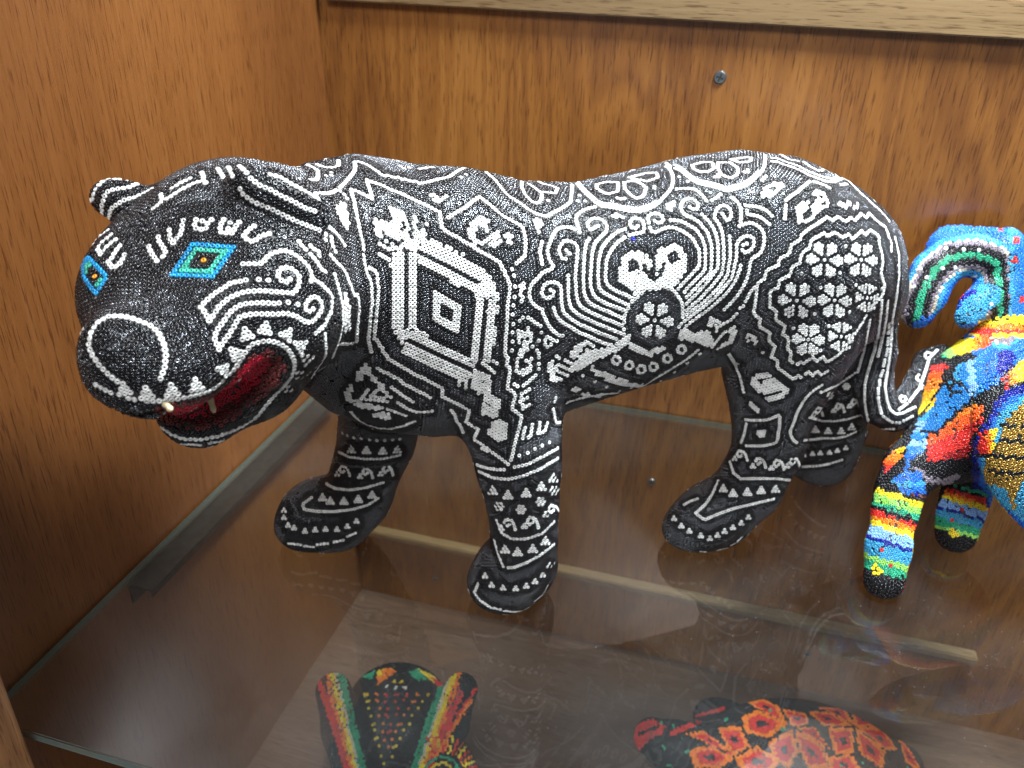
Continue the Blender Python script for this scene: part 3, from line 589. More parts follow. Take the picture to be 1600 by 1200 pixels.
L('1138,552 1150,570 1158,590 1163,612', '1130,505 1140,500 1150,490', '1186,440 1172,455 1164,470')
L('884,628 905,621 935,615 965,612', halo=.6)
# near hind leg
F('1173,596 1177,587 1183,584 1198,582 1210,589 1220,596 1226,601 1236,609 1232,615 1220,622 1206,628 1199,623 1194,619 1187,612 1180,607'); F('1183,594 1196,590 1197,594 1186,600', 'K', 0); F('1194,618 1221,611 1222,614 1198,622', 'K', 0); F('1169,625 1180,631 1190,640 1185,646 1173,636')
L('1166,655 1174,656 1183,656 1192,656 1202,654 1210,651 1219,646 1218,655 1218,665 1216,675 1215,685 1212,691 1202,694 1192,696 1182,696 1167,696', '1168,658 1166,667 1164,677 1161,686 1159,691', '1283,601 1274,607 1266,613 1259,620 1253,629 1248,638 1244,646 1241,656 1237,666 1234,673 1235,680 1239,687 1244,691'); F('1183,671 1198,669 1198,682 1184,683')
F('1167,520 1175,522 1182,528 1184,536 1179,540 1176,530 1170,526 1169,534 1166,534'); F('1187,543 1193,544 1193,553 1189,554'); F('1146,565 1157,567 1153,578'); F('1152,482 1164,468 1165,480')
curl('1158,711 1186,722 1214,725 1238,722', 4.9); L('1142,722 1147,739 1158,748 1186,747 1213,747 1237,750', '1123,752 1114,772 1103,788 1087,802 1101,812 1125,802 1147,794 1175,787 1208,779', '1095,860 1112,861', '1120,858 1136,854', '1142,850 1150,846 1158,838', '1070,789 1079,784 1090,780'); tri('1131,763 1146,770 1168,768 1189,765 1211,763', 4.8)
blob('1054,810 1065,821 1077,829 1095,836 1109,840 1121,835 1132,829 1145,823 1158,816 1169,807', 4.8)
# far hind leg
L('1282,612 1296,606 1310,599 1324,590 1335,582', '1264,651 1274,654 1286,657 1305,657 1324,654 1345,647', '1255,687 1271,686 1286,684 1305,684 1321,681 1336,674', '1255,729 1266,728', '1271,728 1281,727', '1285,726 1296,724', '1301,722 1315,718'); blob('1296,617 1322,603', 4.2, (2, 3, 2)); curl('1277,642 1310,636 1334,629', 4.2); tri('1275,670 1294,672 1314,672 1330,666', 4.2); blob('1257,710 1270,708 1282,707 1296,706 1308,703 1321,699', 4.1)
L('1397,372 1403,400 1403,430 1399,465 1394,495', '1386,470 1383,500 1378,530 1372,556', '1420,628 1436,608 1446,580 1452,560 1464,548', '1404,640 1424,626 1442,604')
# tail
L('1378,430 1377,455 1376,480 1372,515 1367,547 1362,562 1356,584 1352,602 1352,627 1355,646 1358,659 1367,665 1380,669 1396,669', '1358,500 1353,525 1349,547 1345,562 1340,580', '1393,500 1390,552 1387,571 1384,590 1382,605 1385,625 1390,640 1399,647 1411,645 1429,636',
  '1388,505 1387,520', '1387,528 1386,538', '1386,545 1384,555', '1382,562 1380,571', '1379,579 1376,587', '1374,594 1374,602', '1372,607 1372,615', '1372,621 1373,629', '1374,634 1377,645', '1380,650 1390,657', '1394,659 1405,660', '1411,657 1425,650')
for x, y in P_('1410,624 1437,591 1450,556'): L(circ(x, y, 5, 6), closed=True)
# ------------------------------------------------------------------ beads
def bead_material():
    m = bpy.data.materials.new('glass_seed_beads'); m.use_nodes = True
    nt = m.node_tree; b = nt.nodes['Principled BSDF']
    a = nn(nt, 'ShaderNodeAttribute', attribute_type='INSTANCER', attribute_name='bead_color')
    g = nn(nt, 'ShaderNodeAttribute', attribute_type='INSTANCER', attribute_name='bead_metal')
    nt.links.new(a.outputs['Color'], b.inputs['Base Color'])
    nt.links.new(g.outputs['Fac'], b.inputs['Metallic'])
    b.inputs['Roughness'].default_value = 0.2
    b.inputs['IOR'].default_value = 1.5
    return m
BEADMAT = bead_material()
def bead_group(pitch):
    """node group that sets one small glass ring on every point"""
    g = bpy.data.node_groups.new('bead_ring', 'GeometryNodeTree')
    g.interface.new_socket('Geometry', in_out='INPUT', socket_type='NodeSocketGeometry')
    g.interface.new_socket('Geometry', in_out='OUTPUT', socket_type='NodeSocketGeometry')
    gi = nn(g, 'NodeGroupInput'); go = nn(g, 'NodeGroupOutput')
    c1 = nn(g, 'GeometryNodeCurvePrimitiveCircle'); c1.inputs['Resolution'].default_value = 12; c1.inputs['Radius'].default_value = 0.345 * pitch
    c2 = nn(g, 'GeometryNodeCurvePrimitiveCircle'); c2.inputs['Resolution'].default_value = 7; c2.inputs['Radius'].default_value = 0.172 * pitch
    cm = nn(g, 'GeometryNodeCurveToMesh'); g.links.new(c1.outputs['Curve'], cm.inputs['Curve']); g.links.new(c2.outputs['Curve'], cm.inputs['Profile Curve'])
    tr = nn(g, 'GeometryNodeTransform'); tr.inputs['Scale'].default_value = (1, 1, 1.45); g.links.new(cm.outputs[0], tr.inputs['Geometry'])
    ss = nn(g, 'GeometryNodeSetShadeSmooth'); g.links.new(tr.outputs[0], ss.inputs[0])
    sm = nn(g, 'GeometryNodeSetMaterial'); sm.inputs['Material'].default_value = BEADMAT; g.links.new(ss.outputs[0], sm.inputs[0])
    na = nn(g, 'GeometryNodeInputNamedAttribute', data_type='FLOAT_VECTOR'); na.inputs['Name'].default_value = 'bead_axis'
    al = nn(g, 'FunctionNodeAlignRotationToVector', axis='Z'); g.links.new(na.outputs[0], al.inputs['Vector'])
    sc = nn(g, 'GeometryNodeInputNamedAttribute', data_type='FLOAT'); sc.inputs['Name'].default_value = 'bead_size'
    ip = nn(g, 'GeometryNodeInstanceOnPoints')
    g.links.new(gi.outputs[0], ip.inputs['Points']); g.links.new(sm.outputs[0], ip.inputs['Instance'])
    g.links.new(al.outputs[0], ip.inputs['Rotation']); g.links.new(sc.outputs[0], ip.inputs['Scale'])
    g.links.new(ip.outputs[0], go.inputs[0])
    return g
PAL = {'q': ((.84, .40, .01), 0), 'z': ((.74, .09, .012), 0), 'k': ((.30, .008, .01), 0), 'i': ((.015, .16, .44), 0), 'W': ((.72, .72, .70), 0), 'K': ((.006, .006, .008), 0), 'G': ((.112, .117, .128), .85), 'B': ((.01, .26, .56), 0), 'E': ((.05, .42, .30), 0),
       'O': ((.90, .33, .02), 0), 'R': ((.50, .006, .03), 0), 'M': ((.16, .03, .03), .3), 'U': ((.01, .02, .45), 0),
       'Y': ((.78, .57, .02), 0), 'r': ((.60, .025, .018), 0), 'o': ((.80, .19, .012), 0), 'c': ((.04, .27, .48), 0), 'b': ((.01, .12, .50), 0), 'n': ((.005, .012, .22), 0),
       'l': ((.20, .38, .72), 0), 'g': ((.02, .30, .16), 0), 'e': ((.25, .55, .10), 0), 't': ((.40, .24, .05), .6), 'p': ((.20, .165, .20), 0), 'w': ((.56, .51, .38), 0), 'd': ((.10, .03, .02), .2), 's': ((.55, .55, .58), .3)}
CODES = list(PAL)
CI = {c: i for i, c in enumerate(CODES)}
PALC = np.array([PAL[c][0] for c in CODES], np.float32); PALM = np.array([PAL[c][1] for c in CODES], np.float32)
rng = np.random.default_rng(7)
def pairs(P, r):
    """index pairs of points closer than r"""
    c = np.floor((P - P.min(0)) / r).astype(np.int64) + 1
    n = c.max(0) + 3; key = (c[:, 0] * n[1] + c[:, 1]) * n[2] + c[:, 2]
    o = np.argsort(key, kind='stable'); ks = key[o]
    uk, st, ct = np.unique(ks, return_index=True, return_counts=True)
    A, B = [], []
    offs = [(i, j, k) for i in (-1, 0, 1) for j in (-1, 0, 1) for k in (-1, 0, 1) if (i, j, k) >= (0, 0, 0)]
    idx = np.arange(len(P)); ps = P[o].astype(np.float32)
    for i, j, k in offs:
        nk = ks + (i * n[1] + j) * n[2] + k
        u = np.searchsorted(uk, nk); u = np.minimum(u, len(uk) - 1); ok = uk[u] == nk
        a0 = idx[ok]; s0 = st[u[ok]]; c0 = ct[u[ok]]
        for t in range(int(c0.max()) if len(c0) else 0):
            m = c0 > t; a = a0[m]; b = s0[m] + t
            if (i, j, k) == (0, 0, 0):
                q = b > a; a = a[q]; b = b[q]
            d = ps[a] - ps[b]; q = (d * d).sum(1) < r * r
            A.append(a[q]); B.append(b[q])
    A = np.concatenate(A); B = np.concatenate(B)
    return o[A], o[B]
def thin(P, r, prio):
    """keep points so that no two kept ones are closer than r; lower prio wins"""
    alive = np.ones(len(P), bool); keep = np.zeros(len(P), bool)
    a, b = pairs(P, r)
    for _ in range(12):
        m = alive[a] & alive[b]
        if not m.any(): break
        aa, bb = a[m], b[m]
        lose = np.zeros(len(P), bool)
        lose[np.where(prio[aa] < prio[bb], bb, aa)] = True
        win = alive & ~lose; keep |= win
        dead = np.zeros(len(P), bool); dead[bb[win[aa]]] = True; dead[aa[win[bb]]] = True
        alive &= ~win; alive &= ~dead
        a, b = aa, bb
    return keep | alive
def scatter_mesh(pts, quads, n):
    p = pts[quads]; a = np.linalg.norm(np.cross(p[:, 2] - p[:, 0], p[:, 3] - p[:, 1]), axis=1).astype(np.float64)
    f = np.minimum(np.searchsorted(np.cumsum(a) / a.sum(), rng.random(n)), len(quads) - 1); u = rng.random((n, 1)).astype(np.float32); v = rng.random((n, 1)).astype(np.float32)
    q = p[f]
    return (q[:, 0] * (1 - u) + q[:, 1] * u) * (1 - v) + (q[:, 3] * (1 - u) + q[:, 2] * u) * v
def mesh_area(pts, quads):
    p = pts[quads]; return float(np.linalg.norm(np.cross(p[:, 2] - p[:, 0], p[:, 3] - p[:, 1]), axis=1).sum() / 2)
class Canvas:
    """map of colour codes that the traced shapes are drawn into"""
    def __init__(self, base='G', x0=0, y0=0, w=1600, h=1200):
        self.a = np.full((h, w), CI[base], np.uint8); self.x0, self.y0 = x0, y0
    def box(self, p, r):
        x = [q[0] - self.x0 for q in p]; y = [q[1] - self.y0 for q in p]; h, w = self.a.shape
        i0, i1 = max(int(min(x) - r), 0), min(int(max(x) + r) + 2, w); j0, j1 = max(int(min(y) - r), 0), min(int(max(y) + r) + 2, h)
        return i0, i1, j0, j1
    def stroke(self, p, r, c):
        for a, b in zip(p[:-1], p[1:]):
            i0, i1, j0, j1 = self.box((a, b), r)
            if i1 <= i0 or j1 <= j0: continue
            X = np.arange(i0, i1)[None, :] + self.x0 - a[0]; Y = np.arange(j0, j1)[:, None] + self.y0 - a[1]
            dx, dy = b[0] - a[0], b[1] - a[1]; L2 = dx * dx + dy * dy + 1e-9
            t = np.clip((X * dx + Y * dy) / L2, 0, 1)
            m = (X - t * dx) ** 2 + (Y - t * dy) ** 2 < r * r
            self.a[j0:j1, i0:i1][m] = CI[c]
    def fill(self, p, c):
        i0, i1, j0, j1 = self.box(p, 1)
        if i1 <= i0 or j1 <= j0: return
        X = np.arange(i0, i1)[None, :] + self.x0 + 0.0; Y = np.arange(j0, j1)[:, None] + self.y0 + 0.01
        ins = np.zeros((j1 - j0, i1 - i0), bool)
        for (xa, ya), (xb, yb) in zip(p, p[1:] + p[:1]):
            if ya == yb: continue
            ins ^= ((ya > Y) != (yb > Y)) & (X < (xb - xa) * (Y - ya) / (yb - ya) + xa)
        self.a[j0:j1, i0:i1][ins] = CI[c]
    def look(self, px):
        h, w = self.a.shape
        i = np.clip((px[:, 0] - self.x0 + .5).astype(int), 0, w - 1); j = np.clip((px[:, 1] - self.y0 + .5).astype(int), 0, h - 1)
        return self.a[j, i]
def bead_coat(field, pts, quads, pitch, canvas, lines, dots, fallback, relax=12, patch=0.014):
    """cover a solid with beads: traced chains first, then the rest packed around them"""
    bvh = BVHTree.FromPolygons(pts.tolist(), quads.tolist())
    cam_v = Vector(CAM)
    def cast(px):
        out = np.full((len(px), 3), np.nan)
        for i, (x, y) in enumerate(px):
            h = bvh.ray_cast(cam_v, Vector(ray(x, y)).normalized())
            if h[0] is not None: out[i] = h[0]
        return out
    pin, pc = [], []
    for c, p, halo in lines:
        d = []
        for a, b in zip(p[:-1], p[1:]):
            k = max(int(math.hypot(b[0] - a[0], b[1] - a[1]) / 2.0), 1)
            d += [(a[0] + (b[0] - a[0]) * t / k, a[1] + (b[1] - a[1]) * t / k) for t in range(k)]
        d.append(p[-1]); Q = cast(d); run = []
        def flush(run):
            if len(run) < 1: return
            run = np.array(run); s = np.concatenate([[0], np.cumsum(np.linalg.norm(np.diff(run, axis=0), axis=1))])
            k = max(int(round(s[-1] / pitch)), 0)
            for t in (np.linspace(0, s[-1], k + 1) if k else [0.0]):
                pin.append([np.interp(t, s, run[:, j]) for j in range(3)]); pc.append(CI[c])
        for q in Q:
            if np.isnan(q).any() or (run and np.linalg.norm(q - run[-1]) > 3.0 * pitch):
                flush(run); run = [] if np.isnan(q).any() else [q]
            else: run.append(q)
        flush(run)
    for (c, p, halo), q in zip(dots, cast([d[1] for d in dots]) if dots else []):
        if not np.isnan(q).any(): pin.insert(0, list(q)); pc.insert(0, CI[c])
    pin = np.array(pin, np.float32).reshape(-1, 3); pc = np.array(pc, np.uint8)
    if len(pin):
        k = thin(pin, 0.74 * pitch, np.arange(len(pin))); pin, pc = pin[k], pc[k]
    N = int(mesh_area(pts, quads) / (0.866 * pitch ** 2))
    # rows of beads laid patch by patch on the surface
    cand = scatter_mesh(pts, quads, int(N / 6)); cand = cand[thin(cand, patch, rng.random(len(cand)))]
    A0, NA = field.project(cand, 2)
    up = np.array([0.02, 0.03, 1.0]); alt = np.array([0.83, 0.55, 0.05])
    t1 = np.where((np.abs(NA[:, 2]) > 0.93)[:, None], alt, up); t1 = t1 - NA * (t1 * NA).sum(1, keepdims=True); t1 /= np.linalg.norm(t1, axis=1)[:, None]
    t2 = np.cross(NA, t1); m = int(patch * 1.25 / pitch) + 1
    ii, jj = np.meshgrid(np.arange(-m, m + 1), np.arange(-m, m + 1), indexing='ij'); ii = ii.ravel(); jj = jj.ravel()
    gx = (ii + 0.5 * (jj % 2)) * pitch; gy = jj * 0.866 * pitch; q = gx ** 2 + gy ** 2 < (patch * 1.15) ** 2; gx, gy = gx[q], gy[q]
    S = (A0[:, None] + t1[:, None] * gx[None, :, None] + t2[:, None] * gy[None, :, None]).reshape(-1, 3).astype(np.float32)
    own = np.repeat(np.arange(len(A0)), len(gx)); S2, NS = field.project(S, 3)
    kd = KDTree(len(A0))
    for i, q in enumerate(A0): kd.insert(q, i)
    kd.balance()
    ok = (np.linalg.norm(S2 - S, axis=1) < patch * 0.6) & (np.abs(field.sample(S2)) < 0.0004); S2, own = S2[ok], own[ok]
    near = np.array([kd.find(q)[1] for q in S2]); free = S2[near == own]
    allp = np.concatenate([pin, free]); pr = np.concatenate([-np.ones(len(pin)) * 2 - np.arange(len(pin)), rng.random(len(free))])
    k = thin(allp, 0.80 * pitch, pr); k[:len(pin)] = True
    P = allp[k]; npin = len(pin); P, Nn = field.project(P, 2)
    def push(P, Nn, its, r):
        view = CAM - P; f = (Nn * view).sum(1) / np.linalg.norm(view, axis=1) > -0.25
        f[:npin] = True
        act = np.nonzero(f)[0]
        for it in range(its):
            Q = P[act]; a, b = pairs(Q, r)
            d = Q[a] - Q[b]; l = np.linalg.norm(d, axis=1) + 1e-9
            w = d * ((r - l) / l * 0.36)[:, None]
            fa = act[a] >= npin; fb = act[b] >= npin
            sa = np.where(fb, 1.0, 1.6)[:, None]; sb = np.where(fa, 1.0, 1.6)[:, None]
            mv = np.zeros_like(Q)
            for j in range(3):
                mv[:, j] = np.bincount(a, (w * sa)[:, j], len(Q)) - np.bincount(b, (w * sb)[:, j], len(Q))
            mv[act < npin] = 0
            ln = np.linalg.norm(mv, axis=1, keepdims=True); mv *= np.minimum(1, 0.35 * pitch / np.maximum(ln, 1e-9))
            Q = Q + mv; Q[act >= npin], _ = field.project(Q[act >= npin], 1); P[act] = Q
        return P
    P = push(P, Nn, relax, 1.0 * pitch)
    # close the gaps that are left, then settle
    for gap, its, r in ((0.74, relax + 2, 1.01), (0.70, relax // 2, 1.0)):
        c2 = scatter_mesh(pts, quads, int(N * 2.0)); allp = np.concatenate([P, c2])
        pr = np.concatenate([-np.ones(len(P)) * 2 - np.arange(len(P)), rng.random(len(c2))])
        k = thin(allp, gap * pitch, pr); k[:len(P)] = True; P = allp[k]
        P, Nn = field.project(P, 2)
        P = push(P, Nn, its, r * pitch)
    pr = np.arange(len(P), dtype=float); k = thin(P, 0.66 * pitch, pr); k[:npin] = True; P = P[k]
    P, Nn = field.project(P, 1)
    px, dep = project(P)
    view = CAM - P; vl = np.linalg.norm(view, axis=1); facing = (Nn * view).sum(1) / vl > 0.03
    seen = np.zeros(len(P), bool)
    for i in np.nonzero(facing)[0]:
        o = P[i] + Nn[i] * 0.0012; d = CAM - o
        seen[i] = bvh.ray_cast(Vector(o), Vector(d).normalized(), 1.0)[0] is None
    code = np.where(seen, canvas.look(px), fallback(P)).astype(np.uint8)
    code[:npin] = pc[:npin]
    return P, Nn, code, px, seen
def bead_object(name, P, Nn, code, pitch, group, parent, sink=0.12, tone=0.12):
    me = bpy.data.meshes.new(name)
    ax = Nn + rng.normal(0, 0.11, Nn.shape); ax /= np.linalg.norm(ax, axis=1)[:, None]
    Q = P + Nn * (sink * pitch)
    me.vertices.add(len(Q)); me.vertices.foreach_set('co', Q.astype(np.float32).ravel())
    col = PALC[code] * (1 + rng.normal(0, tone, (len(Q), 1))).clip(0.6, 1.25)
    c4 = np.concatenate([col.clip(0, .86), np.ones((len(Q), 1))], 1).astype(np.float32)
    a = me.attributes.new('bead_color', 'FLOAT_COLOR', 'POINT'); a.data.foreach_set('color', c4.ravel())
    a = me.attributes.new('bead_axis', 'FLOAT_VECTOR', 'POINT'); a.data.foreach_set('vector', ax.astype(np.float32).ravel())
    a = me.attributes.new('bead_metal', 'FLOAT', 'POINT'); a.data.foreach_set('value', PALM[code].astype(np.float32))
    a = me.attributes.new('bead_size', 'FLOAT', 'POINT'); a.data.foreach_set('value', ((1 + rng.normal(0, .03, len(Q))) * np.where(code == CI['W'], 1.06, 1.0)).astype(np.float32))
    me.update()
    me.materials.append(BEADMAT)
    o = bpy.data.objects.new(name, me); COL.objects.link(o); o.parent = parent
    o['kind'] = 'stuff'
    md = o.modifiers.new('bead_rings', 'NODES'); md.node_group = group
    return o
# ------------------------------------------------------------------ build the jaguar
def empty(name, loc, label, cat, group=None):
    o = bpy.data.objects.new(name, None); COL.objects.link(o); o.location = loc; o.empty_display_size = 0.02
    o['label'] = label; o['category'] = cat
    if group: o['group'] = group
    bpy.context.view_layer.update()
    return o
def adopt(o, root):
    o.parent = root; o.matrix_parent_inverse = Matrix.Translation(-Vector(root.location))
WAX = plain('dark_beeswax', (.020, .019, .020), .6)
def bpx(x): return float(np.interp(x, [130, 330, 520, 800, 1100, 1400], [9.0, 8.6, 7.6, 6.4, 5.8, 5.0]))
cv = Canvas('G')
for c, p, halo in LINES:
    if halo: cv.stroke(p, 1.38 * bpx(p[0][0]) * halo, 'K')
for c, p, halo in FILLS:
    if halo: cv.stroke(p + p[:1], 1.2 * bpx(p[0][0]) * halo, 'K')
for c, q, halo in DOTS:
    if halo: cv.stroke([q, q], 1.3 * bpx(q[0]) * halo, 'K')
for c, p, halo in FILLS: cv.fill(p, c)
def jag_back(P):
    s = (P @ U) * 1000; z = P[:, 2] * 1000; w = (P @ V - MID) * 1000
    d = np.abs((s / 26) % 1 - .5) + np.abs(((z + .3 * w) / 26) % 1 - .5)
    return np.where((d > .36) & (d < .44), CI['W'], np.where((d > .28) & (d < .52) | (d < .12), CI['K'], CI['G']))
JP = 0.00165
pts, quads = J.polygons(-0.0002)
P, Nn, code, px, seen = bead_coat(J, pts, quads, JP, cv, LINES, DOTS, jag_back)
print('jaguar beads', len(P), round(time.time() - T0, 1))
jag = empty('beaded_jaguar', tuple(np.append((onZ(800, 930) + onZ(1100, 830))[:2] / 2, 0.0)), 'large walking jaguar covered in black and white beads, blue eyes and red open mouth', 'figurine')
body = quad_mesh('body', pts, quads, WAX); adopt(body, jag)
labs = sorted(set(l for l, f in J.prims)); dist = np.full((len(labs), len(P)), 9.0)
for l, f in J.prims:
    i = labs.index(l); dist[i] = np.minimum(dist[i], f(P.astype(np.float32)))
lab = np.array(labs)[dist.argmin(0)]
ca = np.array(CODES)[code]
def inpoly(px, p):
    ins = np.zeros(len(px), bool)
    for (xa, ya), (xb, yb) in zip(p, p[1:] + p[:1]):
        if ya != yb: ins ^= ((ya > px[:, 1]) != (yb > px[:, 1])) & (px[:, 0] < (xb - xa) * (px[:, 1] - ya) / (yb - ya) + xa)
    return ins
NOSE = P_('185,595 172,585 157,570 145,552 141,537 145,520 155,505 170,497 187,496 205,499 222,505 237,512 247,522 255,537 259,555 257,575 251,591')
hd = lab == 'head'
mk = hd & (ca == 'G') & (rng.random(len(P)) < .76); code[mk] = CI['K']          # black beads strewn among the gunmetal of the face
lab = lab.astype(object)
lab[hd & seen & inpoly(px, scale(NOSE, .97))] = 'nose'
lab[seen & inpoly(px, scale(EYE_A, 1.05))] = 'eye_a'; lab[seen & inpoly(px, scale(EYE_B, 1.05))] = 'eye_b'
lab[(ca == 'R') | (ca == 'M')] = 'mouth'
JG = bead_group(JP)
PART = {'body': ('body_beads', None), 'head': ('head_beads', None), 'nose': ('nose', 'dark nose patch edged with white beads'), 'mouth': ('mouth', 'red and maroon bead lining of the open mouth'),
        'eye_a': ('eye', 'blue and green lozenge eye with an orange centre bead'), 'eye_b': ('eye', None), 'ear_a': ('ear', None), 'ear_b': ('ear', None),
        'leg_a': ('leg', None), 'leg_b': ('leg', None), 'leg_c': ('leg', None), 'leg_d': ('leg', None), 'tail': ('tail', None)}
for l, (nm, lb) in PART.items():
    k = lab == l
    if not k.any(): print('no beads for', l); continue
    o = bead_object(nm, P[k], Nn[k], code[k], JP, JG, None); adopt(o, jag)
    if lb: o['label'] = lb
print('jaguar done', round(time.time() - T0, 1))
# ------------------------------------------------------------------ colourful figurine on the shelf
def pd(x, y, r, d): return at(x, y, d), r * d / FPX
def px_field(pts, pad, vox):
    q = np.array([p for p, r in pts]); return Field(q.min(0) - pad, q.max(0) + pad, vox)
CR = Field((.075, .33, -.003), (.245, .50, .185), .0018)
CR.chain([pd(1381, 905, 29, .436), pd(1388, 855, 27, .440), pd(1398, 800, 27, .446), pd(1406, 765, 29, .450), pd(1425, 730, 36, .456), pd(1462, 690, 40, .462)], k=.008, label='leg_a')
CR.chain([pd(1494, 832, 29, .470), pd(1501, 800, 27, .474), pd(1510, 770, 29, .478), pd(1525, 700, 40, .476)], k=.008, label='leg_b')
def pell(F_, x, y, d, rx, ry, rz, rot=0, k=.008, label='body'):
    s = d / FPX; a = R_(rot); r = RC[0] * math.cos(a) + RC[1] * math.sin(a); u = -RC[0] * math.sin(a) + RC[1] * math.cos(a)
    F_.ell(at(x, y, d), (rx * s, ry * s, rz * s), np.array([r, u, RC[2]]), k=k, label=label)
pell(CR, 1553, 636, .462, 108, 112, 95, 0, .01)
pell(CR, 1490, 690, .458, 52, 62, 50, 10, .012)
pell(CR, 1560, 540, .466, 40, 40, 40, 0, .012)
pell(CR, 1625, 715, .405, 88, 150, 40, -28, .004, 'head')
CR.chain([pd(1572, 505, 37, .466), pd(1572, 450, 36, .466), pd(1563, 402, 38, .466), pd(1525, 398, 30, .466), pd(1488, 400, 30, .466), pd(1460, 425, 30, .466), pd(1444, 460, 29, .466), pd(1434, 488, 23, .466)], k=.005, label='horn')
CR.chain([pd(1545, 460, 26, .462), pd(1525, 478, 20, .460), pd(1511, 496, 16, .458)], k=.005, label='horn')
CR.a = np.maximum(CR.a, (0.0004 - (CR.lo[2] + CR.vox * np.arange(CR.n[2], dtype=np.float32)))[None, None, :])
cc = Canvas('K', 1300, 300, 300, 660)
def grad(p, codes, ang, x0, step, wob=0):
    """bands of colour across a patch"""
    tmp = Canvas('K', 1300, 300, 300, 660); tmp.a[:] = 255; tmp.fill(p, 'K'); m = tmp.a != 255
    Y, X = np.mgrid[300:960, 1300:1600]; t = X * math.cos(R_(ang)) + Y * math.sin(R_(ang)) - x0 + rng.normal(0, 0.16 * step, X.shape)
    i = np.clip((t / step).astype(int), 0, len(codes) - 1); lut = np.array([CI[c] for c in codes], np.uint8)
    cc.a[m] = lut[i][m]
ring = P_('1380,330 1600,330 1600,525 1380,525'); grad(ring, 'ncibbn', 0, 1560, 10)
hook = P_('1432,505 1434,485 1442,458 1458,426 1486,402 1525,398 1556,408 1560,440 1562,470 1566,515')
for r, c in ((60, 'b'), (31, 'c'), (24, 'w'), (21, 'p'), (15, 'K'), (5, 'g')): cc.stroke(hook, r, c)
cc.stroke(P_('1545,460 1525,478 1508,500'), 18, 'c'); cc.stroke(P_('1500,512 1530,512'), 8, 'b'); cc.stroke(P_('1436,506 1462,498 1490,470 1520,452'), 9, 'b'); cc.stroke(P_('1450,508 1470,492 1492,474 1520,458'), 4, 'n')
grad(P_('1575,350 1600,350 1600,502 1578,502'), 'cciibbn', 0, 1572, 5)
for x, y in P_('1563,358 1588,376 1586,408 1596,470'): cc.fill(circ(x, y, 5, 8), 'r')
for x, y in P_('1478,387 1503,391 1530,392 1453,400 1437,422 1475,420 1495,418 1429,448 1449,435 1537,415 1522,430 1544,442 1547,476'): cc.fill(circ(x, y, 3.4, 6), 'W')
grad(P_('1530,500 1600,494 1600,530 1515,526'), 'YYoor', 84, 1650, 6.2)
grad(P_('1536,499 1600,492 1600,508 1534,512'), 'YYo', 90, 495, 7)
grad(P_('1528,511 1600,507 1600,521 1515,523'), 'or', 90, 508, 7)
grad(P_('1470,553 1500,532 1547,522 1552,540 1478,562'), 'geYYqozr', 0, 1468, 11)
cc.fill(P_('1568,528 1582,526 1584,536 1572,541'), 'p')
grad(P_('1478,612 1498,572 1540,552 1580,548 1588,560 1560,602 1520,622 1468,640'), 'ccilibbnn', 0, 1476, 12)
for q in ('1478,598 1490,592 1496,606 1482,612',): L0 = P_(q); cc.stroke(L0 + L0[:1], 2.5, 'K')
grad(P_('1457,573 1484,566 1466,622 1438,660 1436,640'), 'rzooqqYYe', 90, 572, 9.5)
grad(P_('1436,655 1466,628 1470,640 1452,668 1445,700 1412,738 1418,700'), 'cllilibbn', 90, 645, 11)
grad(P_('1448,722 1452,672 1472,642 1536,632 1532,690 1522,712'), 'YYqoozzrrrkkd', 62, 1238, 8.5)
grad(P_('1384,740 1382,722 1396,706 1416,698 1408,716'), 'qoozrkd', 90, 700, 7)
grad(P_('1565,592 1600,560 1600,618 1576,616'), 'rroYY', 0, 1562, 8)
cc.fill(P_('1469,609 1511,588 1514,629 1459,678 1442,674'), 'i'); cc.stroke(P_('1442,674 1459,678 1514,629 1545,625'), 2.6, 'K'); cc.stroke(P_('1484,603 1500,598 1502,612 1487,617 1484,603'), 2.4, 'K'); cc.stroke(P_('1440,650 1469,609 1480,570'), 2.2, 'K')
cc.stroke(P_('1432,732 1450,750 1480,752 1495,742'), 4.5, 'p'); grad(P_('1394,752 1410,738 1440,738 1446,770 1420,780'), 'bbcbn', 90, 735, 9)
face = P_('1600,612 1578,622 1560,640 1548,668 1532,690 1529,722 1531,758 1545,790 1568,818 1600,850')
for r, c in ((16, 'K'), (11, 'n')): cc.stroke(face, r, c)
cc.fill(face + [(1600, 880), (1660, 900), (1660, 600)], 'b'); cc.fill(P_('1600,618 1566,642 1552,672 1538,696 1535,745 1548,772 1575,795 1600,815'), 'c'); cc.fill(P_('1600,628 1574,652 1562,690 1540,718 1538,755 1568,762 1576,775 1584,800 1590,770 1600,752'), 't')
grad(P_('1530,676 1560,668 1552,708 1528,708'), 'rroYY', 0, 1530, 6)
for q in ('1566,688 1600,690', '1530,710 1600,716', '1546,736 1600,742', '1565,664 1600,668'): cc.stroke(P_(q), 2.8, 'K')
cc.stroke(P_('1541,796 1560,818 1590,852'), 4, 'r')
LEGB = [(742, 'o'), (752, 'd'), (760, 'K'), (767, 'Y'), (776, 'e'), (788, 'g'), (796, 'K'), (803, 'r'), (811, 'o'), (818, 'Y'), (828, 'l'), (846, 'n'), (852, 'c'), (874, 'e'), (884, 'g'), (898, 'K')]
def bands(p, tab, sl, xr):
    tmp = Canvas('K', 1300, 300, 300, 660); tmp.a[:] = 255; tmp.fill(p, 'K'); m = tmp.a != 255
    Y, X = np.mgrid[300:960, 1300:1600]; t = Y - sl * (X - xr); i = np.clip(np.searchsorted([q[0] for q in tab], t) - 1, 0, len(tab) - 1)
    cc.a[m] = np.array([CI[q[1]] for q in tab], np.uint8)[i][m]
bands(P_('1330,960 1340,880 1372,756 1410,770 1450,776 1440,960'), LEGB, .32, 1385)
